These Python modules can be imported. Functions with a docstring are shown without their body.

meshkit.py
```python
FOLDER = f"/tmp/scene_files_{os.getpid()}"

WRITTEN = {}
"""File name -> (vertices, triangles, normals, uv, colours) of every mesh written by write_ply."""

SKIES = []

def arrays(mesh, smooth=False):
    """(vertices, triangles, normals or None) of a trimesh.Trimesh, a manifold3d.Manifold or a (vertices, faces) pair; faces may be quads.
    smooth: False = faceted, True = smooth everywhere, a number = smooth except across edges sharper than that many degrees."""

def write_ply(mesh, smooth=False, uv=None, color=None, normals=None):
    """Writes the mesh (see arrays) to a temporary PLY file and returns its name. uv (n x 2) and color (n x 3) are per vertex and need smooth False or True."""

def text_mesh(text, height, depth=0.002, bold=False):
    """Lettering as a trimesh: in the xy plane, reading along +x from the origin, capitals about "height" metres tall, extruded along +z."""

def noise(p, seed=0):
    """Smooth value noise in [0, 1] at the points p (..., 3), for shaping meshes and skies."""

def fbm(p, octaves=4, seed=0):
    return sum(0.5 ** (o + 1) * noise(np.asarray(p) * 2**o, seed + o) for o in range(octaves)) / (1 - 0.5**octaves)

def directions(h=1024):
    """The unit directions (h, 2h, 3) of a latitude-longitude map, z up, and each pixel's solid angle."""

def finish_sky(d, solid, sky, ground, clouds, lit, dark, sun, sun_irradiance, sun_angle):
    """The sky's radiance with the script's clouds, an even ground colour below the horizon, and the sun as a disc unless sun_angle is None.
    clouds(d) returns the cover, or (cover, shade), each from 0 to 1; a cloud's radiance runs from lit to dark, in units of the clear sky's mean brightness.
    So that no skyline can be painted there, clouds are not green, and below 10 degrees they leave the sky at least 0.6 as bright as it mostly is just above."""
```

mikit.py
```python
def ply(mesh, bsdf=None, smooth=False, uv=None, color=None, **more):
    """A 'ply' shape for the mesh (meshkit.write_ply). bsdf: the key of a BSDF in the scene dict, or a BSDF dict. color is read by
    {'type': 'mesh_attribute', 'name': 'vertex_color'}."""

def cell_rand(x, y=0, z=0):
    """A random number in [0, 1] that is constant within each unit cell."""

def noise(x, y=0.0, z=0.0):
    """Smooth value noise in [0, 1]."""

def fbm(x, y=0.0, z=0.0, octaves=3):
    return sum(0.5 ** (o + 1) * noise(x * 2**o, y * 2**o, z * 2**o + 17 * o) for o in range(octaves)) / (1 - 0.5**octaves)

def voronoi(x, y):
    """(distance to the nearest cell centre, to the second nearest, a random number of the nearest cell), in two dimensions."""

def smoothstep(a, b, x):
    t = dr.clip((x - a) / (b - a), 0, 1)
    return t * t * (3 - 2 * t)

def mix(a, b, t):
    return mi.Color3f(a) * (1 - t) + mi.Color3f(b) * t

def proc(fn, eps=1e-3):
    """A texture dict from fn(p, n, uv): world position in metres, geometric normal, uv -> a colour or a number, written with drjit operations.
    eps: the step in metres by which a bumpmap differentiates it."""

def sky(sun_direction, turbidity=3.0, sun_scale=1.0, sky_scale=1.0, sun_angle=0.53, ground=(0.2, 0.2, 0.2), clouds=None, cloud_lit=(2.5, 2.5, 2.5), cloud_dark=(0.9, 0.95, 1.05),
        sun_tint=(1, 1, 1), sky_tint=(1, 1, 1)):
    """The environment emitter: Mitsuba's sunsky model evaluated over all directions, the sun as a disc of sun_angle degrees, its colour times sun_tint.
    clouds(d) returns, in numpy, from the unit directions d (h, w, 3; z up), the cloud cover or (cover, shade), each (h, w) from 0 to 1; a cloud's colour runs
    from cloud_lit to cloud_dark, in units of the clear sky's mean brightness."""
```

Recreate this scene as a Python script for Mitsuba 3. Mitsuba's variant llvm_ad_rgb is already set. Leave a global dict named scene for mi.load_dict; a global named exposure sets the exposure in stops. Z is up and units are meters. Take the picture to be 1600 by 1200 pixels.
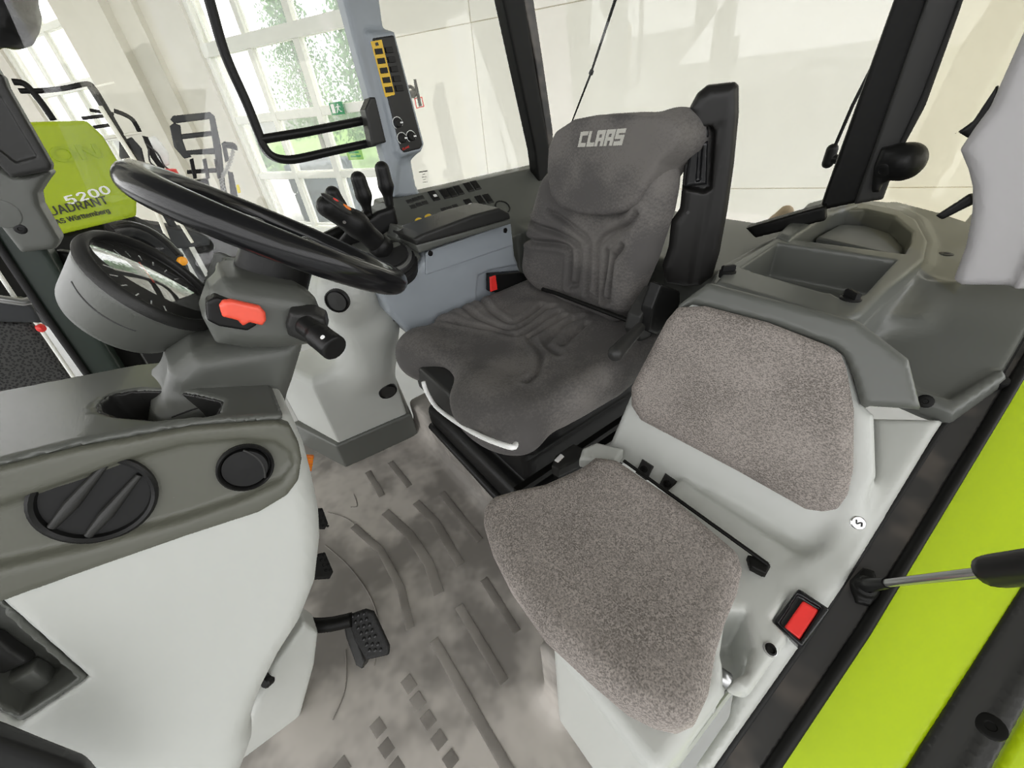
import math, random, numpy as np, trimesh, drjit as dr, mitsuba as mi, mikit, meshkit
from mikit import proc, fbm, noise, smoothstep, mix
from shapely.geometry import Polygon, LineString
T = mi.ScalarTransform4f
random.seed(7); np.random.seed(7); RNG = np.random.default_rng(7)
scene, labels = {}, {}

# ------------------------------------------------------------------ camera, sky, exposure
# metres: x towards the rear of the tractor, y across the cab away from the open door, z up; cab floor at z = 0
EYE = np.array([0.0, 0.0, 1.0]); FOC = 630.0
_az, _p, _r = np.radians([33.3, 35.7, -6.5])
_f = np.array([np.sin(_az)*np.cos(_p), np.cos(_az)*np.cos(_p), -np.sin(_p)])
_rt = np.array([np.cos(_az), -np.sin(_az), 0]); _up = np.cross(_rt, _f)
VIEW = np.array([np.cos(_r)*_rt + np.sin(_r)*_up, -np.sin(_r)*_rt + np.cos(_r)*_up, _f])
scene['camera'] = {'type': 'perspective', 'fov': float(2*np.degrees(np.arctan(800/FOC))), 'fov_axis': 'x', 'near_clip': 0.02, 'far_clip': 300.0,
                   'to_world': T().look_at(origin=EYE.tolist(), target=(EYE + VIEW[2]).tolist(), up=VIEW[1].tolist())}
exposure = 4.45
def overcast(d):
    n = meshkit.fbm(d*2.2 + 3.1, 4, seed=2)
    return np.ones(d.shape[:2]), np.clip(0.22*(n - 0.35), 0, 1)
scene['sky'] = mikit.sky([0.2, 0.5, 0.85], turbidity=4, sun_scale=0.0, sky_scale=1.0, ground=(0.25, 0.25, 0.24), clouds=overcast,
                         cloud_lit=(1, 1, 1), cloud_dark=(0.8, 0.82, 0.84))
SKY_LEVEL = None

# ------------------------------------------------------------------ helpers
def sight(px, py):
    d = VIEW.T @ np.array([(px - 800)/FOC, -(py - 600)/FOC, 1.0]); return d
def S(px, py, ax, val):
    """Where a sight line measured in the photograph meets the real plane x, y or z = val."""
    d = sight(px, py); i = 'xyz'.index(ax); return EYE + d*(val - EYE[i])/d[i]
class Plane:
    def __init__(s, o, u, v):
        s.o = np.array(o, float); s.u = np.array(u, float)/np.linalg.norm(u); v = np.array(v, float); v = v - s.u*(v@s.u)
        s.v = v/np.linalg.norm(v); s.n = np.cross(s.u, s.v)
    def at(s, pts):
        """local (a, b) of the sight lines through pts."""
        out = []
        for p in pts:
            d = sight(*p); q = EYE + d*((s.o - EYE)@s.n)/(d@s.n) - s.o; out.append((q@s.u, q@s.v))
        return np.array(out)
    def loc(s, P):
        q = P - s.o; return q@s.u, q@s.v, q@s.n
    def pt(s, a, b, c=0.0): return s.o + a*s.u + b*s.v + c*s.n
    def mat(s):
        m = np.eye(4); m[:3, 0], m[:3, 1], m[:3, 2], m[:3, 3] = s.u, s.v, s.n, s.o; return m
def PL(ax, val):   # axis planes with normals towards the eye
    return {'x': Plane([val, 0, 0], [0, -1, 0], [0, 0, 1]), 'y': Plane([0, val, 0], [1, 0, 0], [0, 0, 1]), 'z': Plane([0, 0, val], [1, 0, 0], [0, 1, 0])}[ax]
def plane_n(o, n, up=(0, 0, 1)):
    n = np.array(n, float)/np.linalg.norm(n); u = np.cross(up if abs(n@np.array(up)) < 0.98 else (0, 1, 0), n); return Plane(o, u, np.cross(n, u))

def seg(P, a, b):
    a, b = np.array(a, float), np.array(b, float); ab = b - a
    t = np.clip((P - a)@ab/(ab@ab), 0, 1); return np.linalg.norm(P - a - t[:, None]*ab, axis=1), t
def capsule(P, a, b, r, r2=None):
    d, t = seg(P, a, b); return d - (r if r2 is None else r + (r2 - r)*t)
def polyline(P, pts): return np.min([seg(P, a, b)[0] for a, b in zip(pts[:-1], pts[1:])], axis=0)
def poly2(a, b, poly):
    d = np.full(a.shape, 1e9); s = np.ones(a.shape); n = len(poly)
    for i in range(n):
        ax, ay = poly[i]; bx, by = poly[i-1]; ex, ey = bx - ax, by - ay; wx, wy = a - ax, b - ay
        t = np.clip((wx*ex + wy*ey)/(ex*ex + ey*ey + 1e-18), 0, 1)
        d = np.minimum(d, (wx - ex*t)**2 + (wy - ey*t)**2)
        c1, c2, c3 = b >= ay, b < by, ex*wy > ey*wx
        s = np.where((c1 & c2 & c3) | (~c1 & ~c2 & ~c3), -s, s)
    return s*np.sqrt(d)
def ext(d2, w, r):
    q1, q2 = d2 + r, w + r
    return np.minimum(np.maximum(q1, q2), 0) + np.hypot(np.maximum(q1, 0), np.maximum(q2, 0)) - r
def rnd(poly, r):
    """Rounds a polygon's corners."""
    g = Polygon(poly).buffer(0).buffer(-r).buffer(2*r).buffer(-r); g = max(getattr(g, 'geoms', [g]), key=lambda x: x.area)
    return np.array(g.simplify(r*0.02).exterior.coords)[:-1]
class Sd:
    """A solid given by its signed distance f, with bounds."""
    def __init__(s, f, lo, hi): s.f, s.lo, s.hi = f, np.array(lo, float), np.array(hi, float)
    def __or__(s, o): return s.join(o, 0)
    def join(s, o, k):
        def f(P):
            a, b = s.f(P), o.f(P)
            if k <= 0: return np.minimum(a, b)
            h = np.clip(0.5 + 0.5*(b - a)/k, 0, 1); return b + (a - b)*h - k*h*(1 - h)
        return Sd(f, np.minimum(s.lo, o.lo) - k*0.25, np.maximum(s.hi, o.hi) + k*0.25)
    def cut(s, o, k=0):
        def f(P):
            a, b = s.f(P), -o.f(P)
            if k <= 0: return np.maximum(a, b)
            h = np.clip(0.5 - 0.5*(b - a)/k, 0, 1); return b + (a - b)*h + k*h*(1 - h)
        return Sd(f, s.lo, s.hi)
    def warp(s, g, m=0.02): return Sd(lambda P: s.f(P) + g(P), s.lo - m, s.hi + m)
def prism(pl, poly, c0, c1, r=0.004):
    poly = np.asarray(poly, float); c0, c1 = min(c0, c1), max(c0, c1)
    def f(P):
        a, b, c = pl.loc(P); return ext(poly2(a, b, poly), np.abs(c - (c0 + c1)/2) - (c1 - c0)/2, r)
    cs = np.array([pl.pt(a, b, c) for a, b in poly for c in (c0, c1)]); return Sd(f, cs.min(0), cs.max(0))
def pxprism(pl, pts, c0, c1, r=0.004, round=0): 
    q = pl.at(pts); return prism(pl, rnd(q, round) if round else q, c0, c1, r)
def sbox(c, half, r=0.004, pl=None):
    pl = pl or Plane([0, 0, 0], [1, 0, 0], [0, 1, 0]); c = np.array(c, float); half = np.array(half, float)
    def f(P):
        L = np.stack(pl.loc(P), 1) - c; q = np.abs(L) - half + r
        return np.linalg.norm(np.maximum(q, 0), axis=1) + np.minimum(q.max(1), 0) - r
    cs = np.array([pl.pt(*(c + half*np.array(s))) for s in np.ndindex(2, 2, 2) for s in [np.array(s)*2 - 1]]); return Sd(f, cs.min(0), cs.max(0))
def scap(a, b, r, r2=None):
    m = max(r, r2 or r); return Sd(lambda P: capsule(P, a, b, r, r2), np.minimum(a, b) - m, np.maximum(a, b) + m)
def scyl(a, b, r, rr=0.002, r2=None):
    a, b = np.array(a, float), np.array(b, float); L = np.linalg.norm(b - a); n = (b - a)/L; r2 = r if r2 is None else r2
    def f(P):
        q = P - a; t = q@n; d = np.linalg.norm(q - t[:, None]*n, axis=1); return ext(d - (r + (r2 - r)*np.clip(t/L, 0, 1)), np.abs(t - L/2) - L/2, rr)
    m = max(r, r2); return Sd(f, np.minimum(a, b) - m, np.maximum(a, b) + m)
def sell(c, rad, pl=None):
    c, rad = np.array(c, float), np.array(rad, float); m = rad.max()
    def f(P):
        L = (P - c) if pl is None else np.stack([(P - c)@pl.u, (P - c)@pl.v, (P - c)@pl.n], 1)
        k0 = np.linalg.norm(L/rad, axis=1); k1 = np.linalg.norm(L/rad**2, axis=1) + 1e-9; return k0*(k0 - 1)/k1
    return Sd(f, c - m, c + m)

def nets(sd, h):
    """Surface nets of a signed distance, evaluated in a band near the surface."""
    lo, hi = sd.lo - 2.5*h, sd.hi + 2.5*h; N = np.ceil((hi - lo)/h).astype(int) + 2; K = 4
    NB = -(-N//K); N = NB*K + 1
    cc = np.stack(np.meshgrid(*[lo[i] + (np.arange(NB[i]) + 0.5)*K*h for i in range(3)], indexing='ij'), -1)
    V0 = sd.f(cc.reshape(-1, 3)).reshape(NB); near = np.abs(V0) < K*h*1.35
    V = np.repeat(np.repeat(np.repeat(V0, K, 0), K, 1), K, 2); V = np.pad(V, ((0, 1),)*3, mode='edge')
    I = np.argwhere(near)
    o = np.stack(np.meshgrid(*[np.arange(K + 1)]*3, indexing='ij'), -1).reshape(-1, 3)
    idx = np.unique(np.ravel_multi_index((I[:, None]*K + o[None]).reshape(-1, 3).T, N))
    ijk = np.stack(np.unravel_index(idx, N), 1); V.ravel()[idx] = sd.f(lo + ijk*h)
    s = V < 0; n = np.array(N) - 1
    c = [s[i:i+n[0], j:j+n[1], k:k+n[2]] for i in (0, 1) for j in (0, 1) for k in (0, 1)]
    tot = sum(x.astype(np.int8) for x in c); act = (tot > 0) & (tot < 8); cells = np.argwhere(act)
    num = np.full(act.shape, -1, np.int64); num[act] = np.arange(len(cells))
    pos = np.zeros((len(cells), 3)); cnt = np.zeros(len(cells))
    for ax in range(3):
        e = np.eye(3, dtype=int)[ax]
        for a in (0, 1):
            for b in (0, 1):
                off = np.zeros(3, int); o2 = [i for i in range(3) if i != ax]; off[o2[0]], off[o2[1]] = a, b
                A = cells + off; B = A + e; va, vb = V[tuple(A.T)], V[tuple(B.T)]; m = (va < 0) != (vb < 0)
                t = va[m]/(va[m] - vb[m]); pos[m] += A[m] + t[:, None]*e; cnt[m] += 1
    P = lo + pos/cnt[:, None]*h
    F = []
    for ax in range(3):
        e = np.eye(3, dtype=int)[ax]; o1, o2 = np.eye(3, dtype=int)[(ax + 1) % 3], np.eye(3, dtype=int)[(ax + 2) % 3]
        sl = tuple(slice(0, -1) if i == ax else slice(None) for i in range(3)); sh = tuple(slice(1, None) if i == ax else slice(None) for i in range(3))
        E = np.argwhere(s[sl] != s[sh]); E = E[(E[:, (ax + 1) % 3] > 0) & (E[:, (ax + 2) % 3] > 0)]
        E = E[(E < n).all(1)]
        q = np.stack([num[tuple((E - o1 - o2).T)], num[tuple((E - o2).T)], num[tuple(E.T)], num[tuple((E - o1).T)]], 1)
        fl = ~s[tuple(E.T)]; q[fl] = q[fl][:, ::-1]; F.append(q[(q >= 0).all(1)])
    F = np.vstack(F)
    g = np.stack([(sd.f(P + d) - sd.f(P - d)) for d in np.eye(3)*h*0.15], 1)/(0.3*h); L = np.maximum(np.linalg.norm(g, axis=1, keepdims=True), 0.3)
    st = -(sd.f(P))[:, None]*g/L**2; P = P + np.clip(st, -0.35*h, 0.35*h)
    return trimesh.Trimesh(P, np.vstack([F[:, [0, 1, 2]], F[:, [0, 2, 3]]]), process=False)
def hit(sd, px, py, t0=0.1, t1=4.0):
    """First point of a solid on a measured sight line, and the normal there."""
    d = sight(px, py); d = d/np.linalg.norm(d); t = t0
    for _ in range(160):
        v = sd.f((EYE + d*t)[None])[0]; t += max(v*0.8, 2e-4)
        if v < 1e-4 or t > t1: break
    p = EYE + d*t; g = np.array([sd.f((p + e)[None])[0] - sd.f((p - e)[None])[0] for e in np.eye(3)*2e-3]); return p, g/np.linalg.norm(g)
def on(sd, px, py, up=(0, 0, 1)):
    p, n = hit(sd, px, py); return plane_n(p, n, up)

def put(key, mesh, bsdf, smooth=True, **kw):
    scene[key] = mikit.ply(mesh, bsdf, smooth, **kw); return key
def sput(key, sd, bsdf, h=0.004, smooth=True): return put(key, nets(sd, h), bsdf, smooth)
_used = {}
def num(name):
    _used[name] = _used.get(name, -1) + 1; return name if _used[name] == 0 else f'{name}_{_used[name]:03d}'
def tag(key, label=None, cat=None, group=None, kind=None):
    labels[key] = {k: v for k, v in dict(label=label, category=cat, group=group, kind=kind).items() if v}; return key
def thing(name, label, cat, group=None):
    k = num(name); tag(k, label, cat, group); return k
def struct(key, label=None): labels[key] = {'kind': 'structure', **({'label': label} if label else {})}; return key
def cat(ms): return trimesh.util.concatenate(ms)
def spline(pts, n=8, closed=False):
    p = np.array(pts, float); out = []; N = len(p)
    for i in range(N if closed else N - 1):
        a, b, c, d = [p[j % N] if closed else p[min(max(j, 0), N - 1)] for j in (i - 1, i, i + 1, i + 2)]
        for t in np.arange(n)/n: out.append(0.5*((2*b) + (-a + c)*t + (2*a - 5*b + 4*c - d)*t*t + (-a + 3*b - 3*c + d)*t**3))
    if not closed: out.append(p[-1])
    return np.array(out)
def tube(pts, r, sides=12, closed=False, cap=True):
    p = np.array(pts, float); N = len(p); r = np.broadcast_to(r, N)
    t = (np.roll(p, -1, 0) - np.roll(p, 1, 0)) if closed else np.gradient(p, axis=0); t /= np.linalg.norm(t, axis=1, keepdims=True) + 1e-12
    a = np.cross(t[0], [0.13, 0.31, 0.94]); a /= np.linalg.norm(a); A = []
    for i in range(N):
        a = a - t[i]*(a@t[i]); a /= np.linalg.norm(a); A.append(a)
    A = np.array(A); B = np.cross(t, A); th = np.arange(sides)*2*np.pi/sides
    v = (p[:, None] + r[:, None, None]*(np.cos(th)[None, :, None]*A[:, None] + np.sin(th)[None, :, None]*B[:, None])).reshape(-1, 3)
    f = []; M = N if closed else N - 1
    for i in range(M):
        j = (i + 1) % N
        for k in range(sides):
            l = (k + 1) % sides; f += [[i*sides + k, i*sides + l, j*sides + l], [i*sides + k, j*sides + l, j*sides + k]]
    if cap and not closed:
        v = np.vstack([v, p[:1], p[-1:]]); n0 = N*sides
        for k in range(sides):
            l = (k + 1) % sides; f += [[n0, l, k], [n0 + 1, (N - 1)*sides + k, (N - 1)*sides + l]]
    return trimesh.Trimesh(v, np.array(f), process=False)
def box(lo, hi):
    lo, hi = np.array(lo, float), np.array(hi, float); m = trimesh.creation.box(hi - lo); m.apply_translation((lo + hi)/2); return m
def lbox(pl, a0, a1, b0, b1, c0, c1, ch=0.0):
    """A box in a plane's own frame; ch bevels the face along +n."""
    v = np.array([[a0, b0, c0], [a1, b0, c0], [a1, b1, c0], [a0, b1, c0], [a0, b0, c1 - ch], [a1, b0, c1 - ch], [a1, b1, c1 - ch], [a0, b1, c1 - ch]])
    q = [[3, 2, 1, 0], [0, 1, 5, 4], [1, 2, 6, 5], [2, 3, 7, 6], [3, 0, 4, 7]]
    if ch: v = np.vstack([v, [[a0 + ch, b0 + ch, c1], [a1 - ch, b0 + ch, c1], [a1 - ch, b1 - ch, c1], [a0 + ch, b1 - ch, c1]]]); q += [[4, 5, 9, 8], [5, 6, 10, 9], [6, 7, 11, 10], [7, 4, 8, 11], [8, 9, 10, 11]]
    else: q += [[4, 5, 6, 7]]
    w = pl.o + v[:, :1]*pl.u + v[:, 1:2]*pl.v + v[:, 2:]*pl.n
    return trimesh.Trimesh(*[np.asarray(x) for x in (w, np.vstack([[[a, b, c], [a, c, d]] for a, b, c, d in q]))], process=False)
def lathe(pl, prof, n=32):
    """Profile (radius, height along n) turned about a plane's normal."""
    th = np.arange(n)*2*np.pi/n; v = np.array([pl.pt(r*np.cos(t), r*np.sin(t), c) for r, c in prof for t in th]); f = []
    for i in range(len(prof) - 1):
        for k in range(n):
            l = (k + 1) % n; f += [[i*n + k, i*n + l, (i+1)*n + l], [i*n + k, (i+1)*n + l, (i+1)*n + k]]
    return trimesh.Trimesh(v, np.array(f), process=False)
def flat(pl, poly, c0, c1):
    """Straight extrusion of a polygon in a plane's frame."""
    g = Polygon(poly).buffer(0); m = trimesh.creation.extrude_polygon(g, c1 - c0, engine='earcut'); m.apply_translation([0, 0, c0]); m.apply_transform(pl.mat()); return m
def text(pl, s, height, a=0, b=0, c=0, depth=0.001, bold=False, center=False):
    m = meshkit.text_mesh(s, height, depth, bold)
    if center: m.apply_translation([-m.bounds[:, 0].mean(), -m.bounds[:, 1].mean(), 0])
    m.apply_translation([a, b, c]); m.apply_transform(pl.mat()); return m
def screw(key, pl, r=0.006, bsdf='black_plastic'):
    return put(key, lathe(pl, [(r*1.25, -0.002), (r*1.25, 0.0008), (r, 0.002), (r*0.5, 0.002), (r*0.42, 0.0005), (0.0001, 0.0005)], 16), bsdf, 35)

# ------------------------------------------------------------------ materials
def P_(color, rough=0.5, metallic=0.0, bump=None, bscale=0.0003, **kw):
    c = {'type': 'rgb', 'value': list(color)} if not isinstance(color, dict) else color
    b = {'type': 'principled', 'base_color': c, 'roughness': rough, 'metallic': metallic, **kw}
    if bump: b = {'type': 'bumpmap', 'texture': bump, 'scale': bscale, 'bsdf': b}
    return {'type': 'twosided', 'bsdf': b}
grain = proc(lambda p, n, uv: noise(p.x*900, p.y*900, p.z*900), 3e-4)
pile = proc(lambda p, n, uv: fbm(p.x*330, p.y*330, p.z*330, 2), 6e-4)
def speckle(p, n, uv):
    a = fbm(p.x*560, p.y*560, p.z*560, 2); w = fbm(p.x*14, p.y*14, p.z*14, 2)
    return mix((0.112, 0.099, 0.089), (0.295, 0.264, 0.244), smoothstep(0.15, 0.85, a + (w - 0.5)*0.3))
def seat_cloth(p, n, uv):
    a = fbm(p.x*260, p.y*260, p.z*260, 2); w = fbm(p.x*9 + 3, p.y*9, p.z*9, 3)
    return mix((0.072, 0.068, 0.066), (0.135, 0.126, 0.118), smoothstep(0.3, 0.75, w + (a - 0.5)*0.3))
def dusty_rubber(p, n, uv):
    a = fbm(p.x*8, p.y*8, p.z*5, 4); b = fbm(p.x*45, p.y*45, p.z*45, 2)
    return mix((0.185, 0.172, 0.157), (0.42, 0.392, 0.358), smoothstep(0.24, 0.74, a + (b - 0.5)*0.2))
def rib_rubber(p, n, uv):
    a = fbm(p.x*9 + 5, p.y*9, 0.0, 3); return mix((0.15, 0.138, 0.124), (0.235, 0.218, 0.197), smoothstep(0.3, 0.7, a))
def plaster(p, n, uv):
    a = fbm(p.x*1.3, p.y*1.3, p.z*1.3, 3); return mix((0.80, 0.775, 0.70), (0.86, 0.84, 0.77), a)
def darker_plaster(p, n, uv):  # plaster pattern in a darker tone, for wall body and pilasters
    a = fbm(p.x*1.3, p.y*1.3, p.z*1.3, 3); return mix((0.60, 0.575, 0.50), (0.68, 0.655, 0.58), a)
def concrete(p, n, uv):
    a = fbm(p.x*1.1, p.y*1.1, 0.0, 4); return mix((0.30, 0.31, 0.31), (0.46, 0.47, 0.47), a)
def leafy(p, n, uv):
    a = fbm(p.x*1.5, p.y*1.5, p.z*1.5, 2); return mix((0.08, 0.20, 0.08), (0.22, 0.38, 0.14), a)
def dull_metal(p, n, uv):
    a = fbm(p.x*18, p.y*18, p.z*18, 3); return mix((0.035, 0.034, 0.034), (0.085, 0.074, 0.066), smoothstep(0.4, 0.75, a))
MATS = dict(
    white_plastic=P_((0.43, 0.44, 0.415), 0.40, bump=grain, bscale=0.00012),
    panel_plastic=P_((0.29, 0.32, 0.35), 0.40, bump=grain, bscale=0.00012),
    trim_plastic=P_((0.36, 0.35, 0.355), 0.45, bump=grain, bscale=0.00012),
    grey_plastic=P_((0.088, 0.092, 0.083), 0.36, bump=grain, bscale=0.00018),
    olive_plastic=P_((0.085, 0.086, 0.068), 0.40, bump=grain, bscale=0.00018),
    dark_plastic=P_((0.024, 0.024, 0.023), 0.38, specular=0.3, bump=grain, bscale=0.00015),
    black_plastic=P_((0.008, 0.008, 0.008), 0.38, specular=0.25),
    arm_black=P_((0.013, 0.0125, 0.012), 0.36, specular=0.3, bump=grain, bscale=0.00012), black_metal=P_((0.006, 0.006, 0.0055), 0.42, specular=0.16),
    gloss_black=P_((0.008, 0.008, 0.009), 0.16, specular=0.4),
    sill_metal=P_(proc(dull_metal), 0.33, 0.25),
    rubber=P_((0.014, 0.014, 0.014), 0.6, specular=0.3),
    pillar_green=P_((0.018, 0.028, 0.022), 0.4),
    lime=P_((0.42, 0.57, 0.003), 0.30, clearcoat=0.5, clearcoat_gloss=0.9),
    baler_lime=P_((0.34, 0.44, 0.003), 0.35),
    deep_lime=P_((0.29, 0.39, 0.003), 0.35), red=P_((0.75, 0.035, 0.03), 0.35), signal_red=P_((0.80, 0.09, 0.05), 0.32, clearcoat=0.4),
    orange=P_((0.85, 0.22, 0.03), 0.4), amber=P_((0.9, 0.35, 0.01), 0.3), yellow=P_((0.75, 0.48, 0.03), 0.4), tan=P_((0.55, 0.42, 0.28), 0.6), tag_yellow=P_((0.85, 0.70, 0.03), 0.4),
    white=P_((0.8, 0.8, 0.79), 0.4), logo_grey=P_((0.42, 0.41, 0.37), 0.6), ink=P_((0.03, 0.03, 0.03), 0.5),
    sign_green=P_((0.02, 0.25, 0.09), 0.4), sign_lime=P_((0.25, 0.5, 0.10), 0.4),
    steel=P_((0.45, 0.45, 0.45), 0.25, 0.9), chrome=P_((0.75, 0.75, 0.75), 0.12, 1.0), grey_steel=P_((0.04, 0.042, 0.045), 0.5, 0.0, specular=0.3),
    cream_paint=P_((0.80, 0.78, 0.69), 0.5), frame_paint=P_((0.80, 0.80, 0.74), 0.5),
    passenger_cloth=P_(proc(speckle), 0.95, bump=pile, bscale=0.0006, sheen=0.5), driver_cloth=P_(proc(seat_cloth), 0.95, bump=pile, bscale=0.0005, sheen=0.5),
    piping=P_((0.035, 0.034, 0.034), 0.7),
    mat_rubber=P_(proc(dusty_rubber), 0.6), mat_rib=P_(proc(rib_rubber), 0.6),
    plaster=P_(proc(plaster), 0.8), darker_plaster=P_(proc(darker_plaster), 0.8), concrete=P_(proc(concrete), 0.4), paving=P_((0.62, 0.61, 0.58), 0.8), grass=P_((0.16, 0.26, 0.07), 0.9),
    tyre=P_((0.05, 0.075, 0.10), 0.5), bark=P_((0.10, 0.08, 0.06), 0.9),
    headliner=P_((0.26, 0.26, 0.25), 0.8),
    leaf={'type': 'twosided', 'bsdf': {'type': 'diffuse', 'reflectance': proc(leafy)}},
    glass={'type': 'thindielectric', 'int_ior': 1.45, 'specular_transmittance': {'type': 'rgb', 'value': [0.97, 0.985, 0.96]}},
    quarter_glass={'type': 'thindielectric', 'int_ior': 1.45, 'specular_transmittance': {'type': 'rgb', 'value': [0.93, 0.90, 0.76]}},
    dial_glass={'type': 'thindielectric', 'int_ior': 2.3},
    glare_glass={'type': 'blendbsdf', 'weight': 0.19, 'a': {'type': 'thindielectric', 'int_ior': 1.45}, 'b': {'type': 'principledthin', 'base_color': {'type': 'rgb', 'value': [0.9, 0.92, 0.9]}, 'roughness': 0.9, 'diff_trans': 1.6, 'spec_trans': 0.0}},  # white film blended into the panes stands in for overexposed daylight outside
)
for _k, _v in MATS.items(): scene[_k] = {**_v, 'id': _k} if False else _v

# ------------------------------------------------------------------ the hall
ZF = -1.34                                   # hall floor below the cab floor
_wa = np.radians(62.65); WN = np.array([np.sin(_wa), np.cos(_wa), 0.0]); WU = np.array([WN[1], -WN[0], 0.0]); WD = 7.0
WALL = Plane(WN*WD, WU, [0, 0, 1])           # local a along the wall, b height, c into the hall (towards the eye) when negative of WN
assert abs(WALL.n @ WN) > 0.99
WS = -1.0 if WALL.n @ WN > 0 else 1.0        # sign that turns "into the hall" into local c
def wbox(a0, a1, z0, z1, d0, d1, ch=0.0):
    """A box at the wall: a along it, z height, d distance into the hall (negative: into the wall)."""
    v = [WN*WD + WU*a - WN*d + np.array([0, 0, z]) for a in (a0, a1) for z in (z0, z1) for d in (d0, d1)]
    return trimesh.Trimesh(np.array(v), trimesh.creation.box().faces, process=False) if False else trimesh.convex.convex_hull(np.array(v))
def holed(a0, a1, z0, z1, holes, d0, d1):
    g = Polygon([(a0, z0), (a1, z0), (a1, z1), (a0, z1)])
    for h in holes: g = g.difference(Polygon([(h[0], h[2]), (h[1], h[2]), (h[1], h[3]), (h[0], h[3])]))
    m = trimesh.creation.extrude_polygon(g, d1 - d0, engine='earcut'); v = m.vertices
    w = WN*WD + v[:, :1]*WU - (v[:, 2:] + d0)*WN + np.c_[np.zeros((len(v), 2)), v[:, 1]]
    f = m.faces; out = trimesh.Trimesh(w, f, process=False)
    if out.volume < 0: out.invert()
    return out
WIN1 = (-10.43, -6.30, ZF, 5.2); WIN2 = (-18.95, -15.1, ZF + 0.9, 5.2)
struct(put('wall_back', holed(-24, 9, ZF, 6.2, [WIN1, WIN2], -0.45, 0.0), 'darker_plaster', False))
_c = [WN*7.3 + WU*-26, WN*7.3 + WU*12, WN*-9 + WU*12, WN*-9 + WU*-26]
struct(put('floor', trimesh.convex.convex_hull(np.array([[p[0], p[1], z] for p in _c for z in (ZF - 0.2, ZF)])), 'concrete', False))
# the floor slab ends at the wall: outside paving lies just lower
_c = [WN*7.4 + WU*-24, WN*7.4 + WU*9, WN*-3.5 + WU*9, WN*-3.5 + WU*-24]
struct(put('ceiling', trimesh.convex.convex_hull(np.array([[p[0], p[1], z] for p in _c for z in (5.3, 5.5)])), 'plaster', False))
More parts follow.
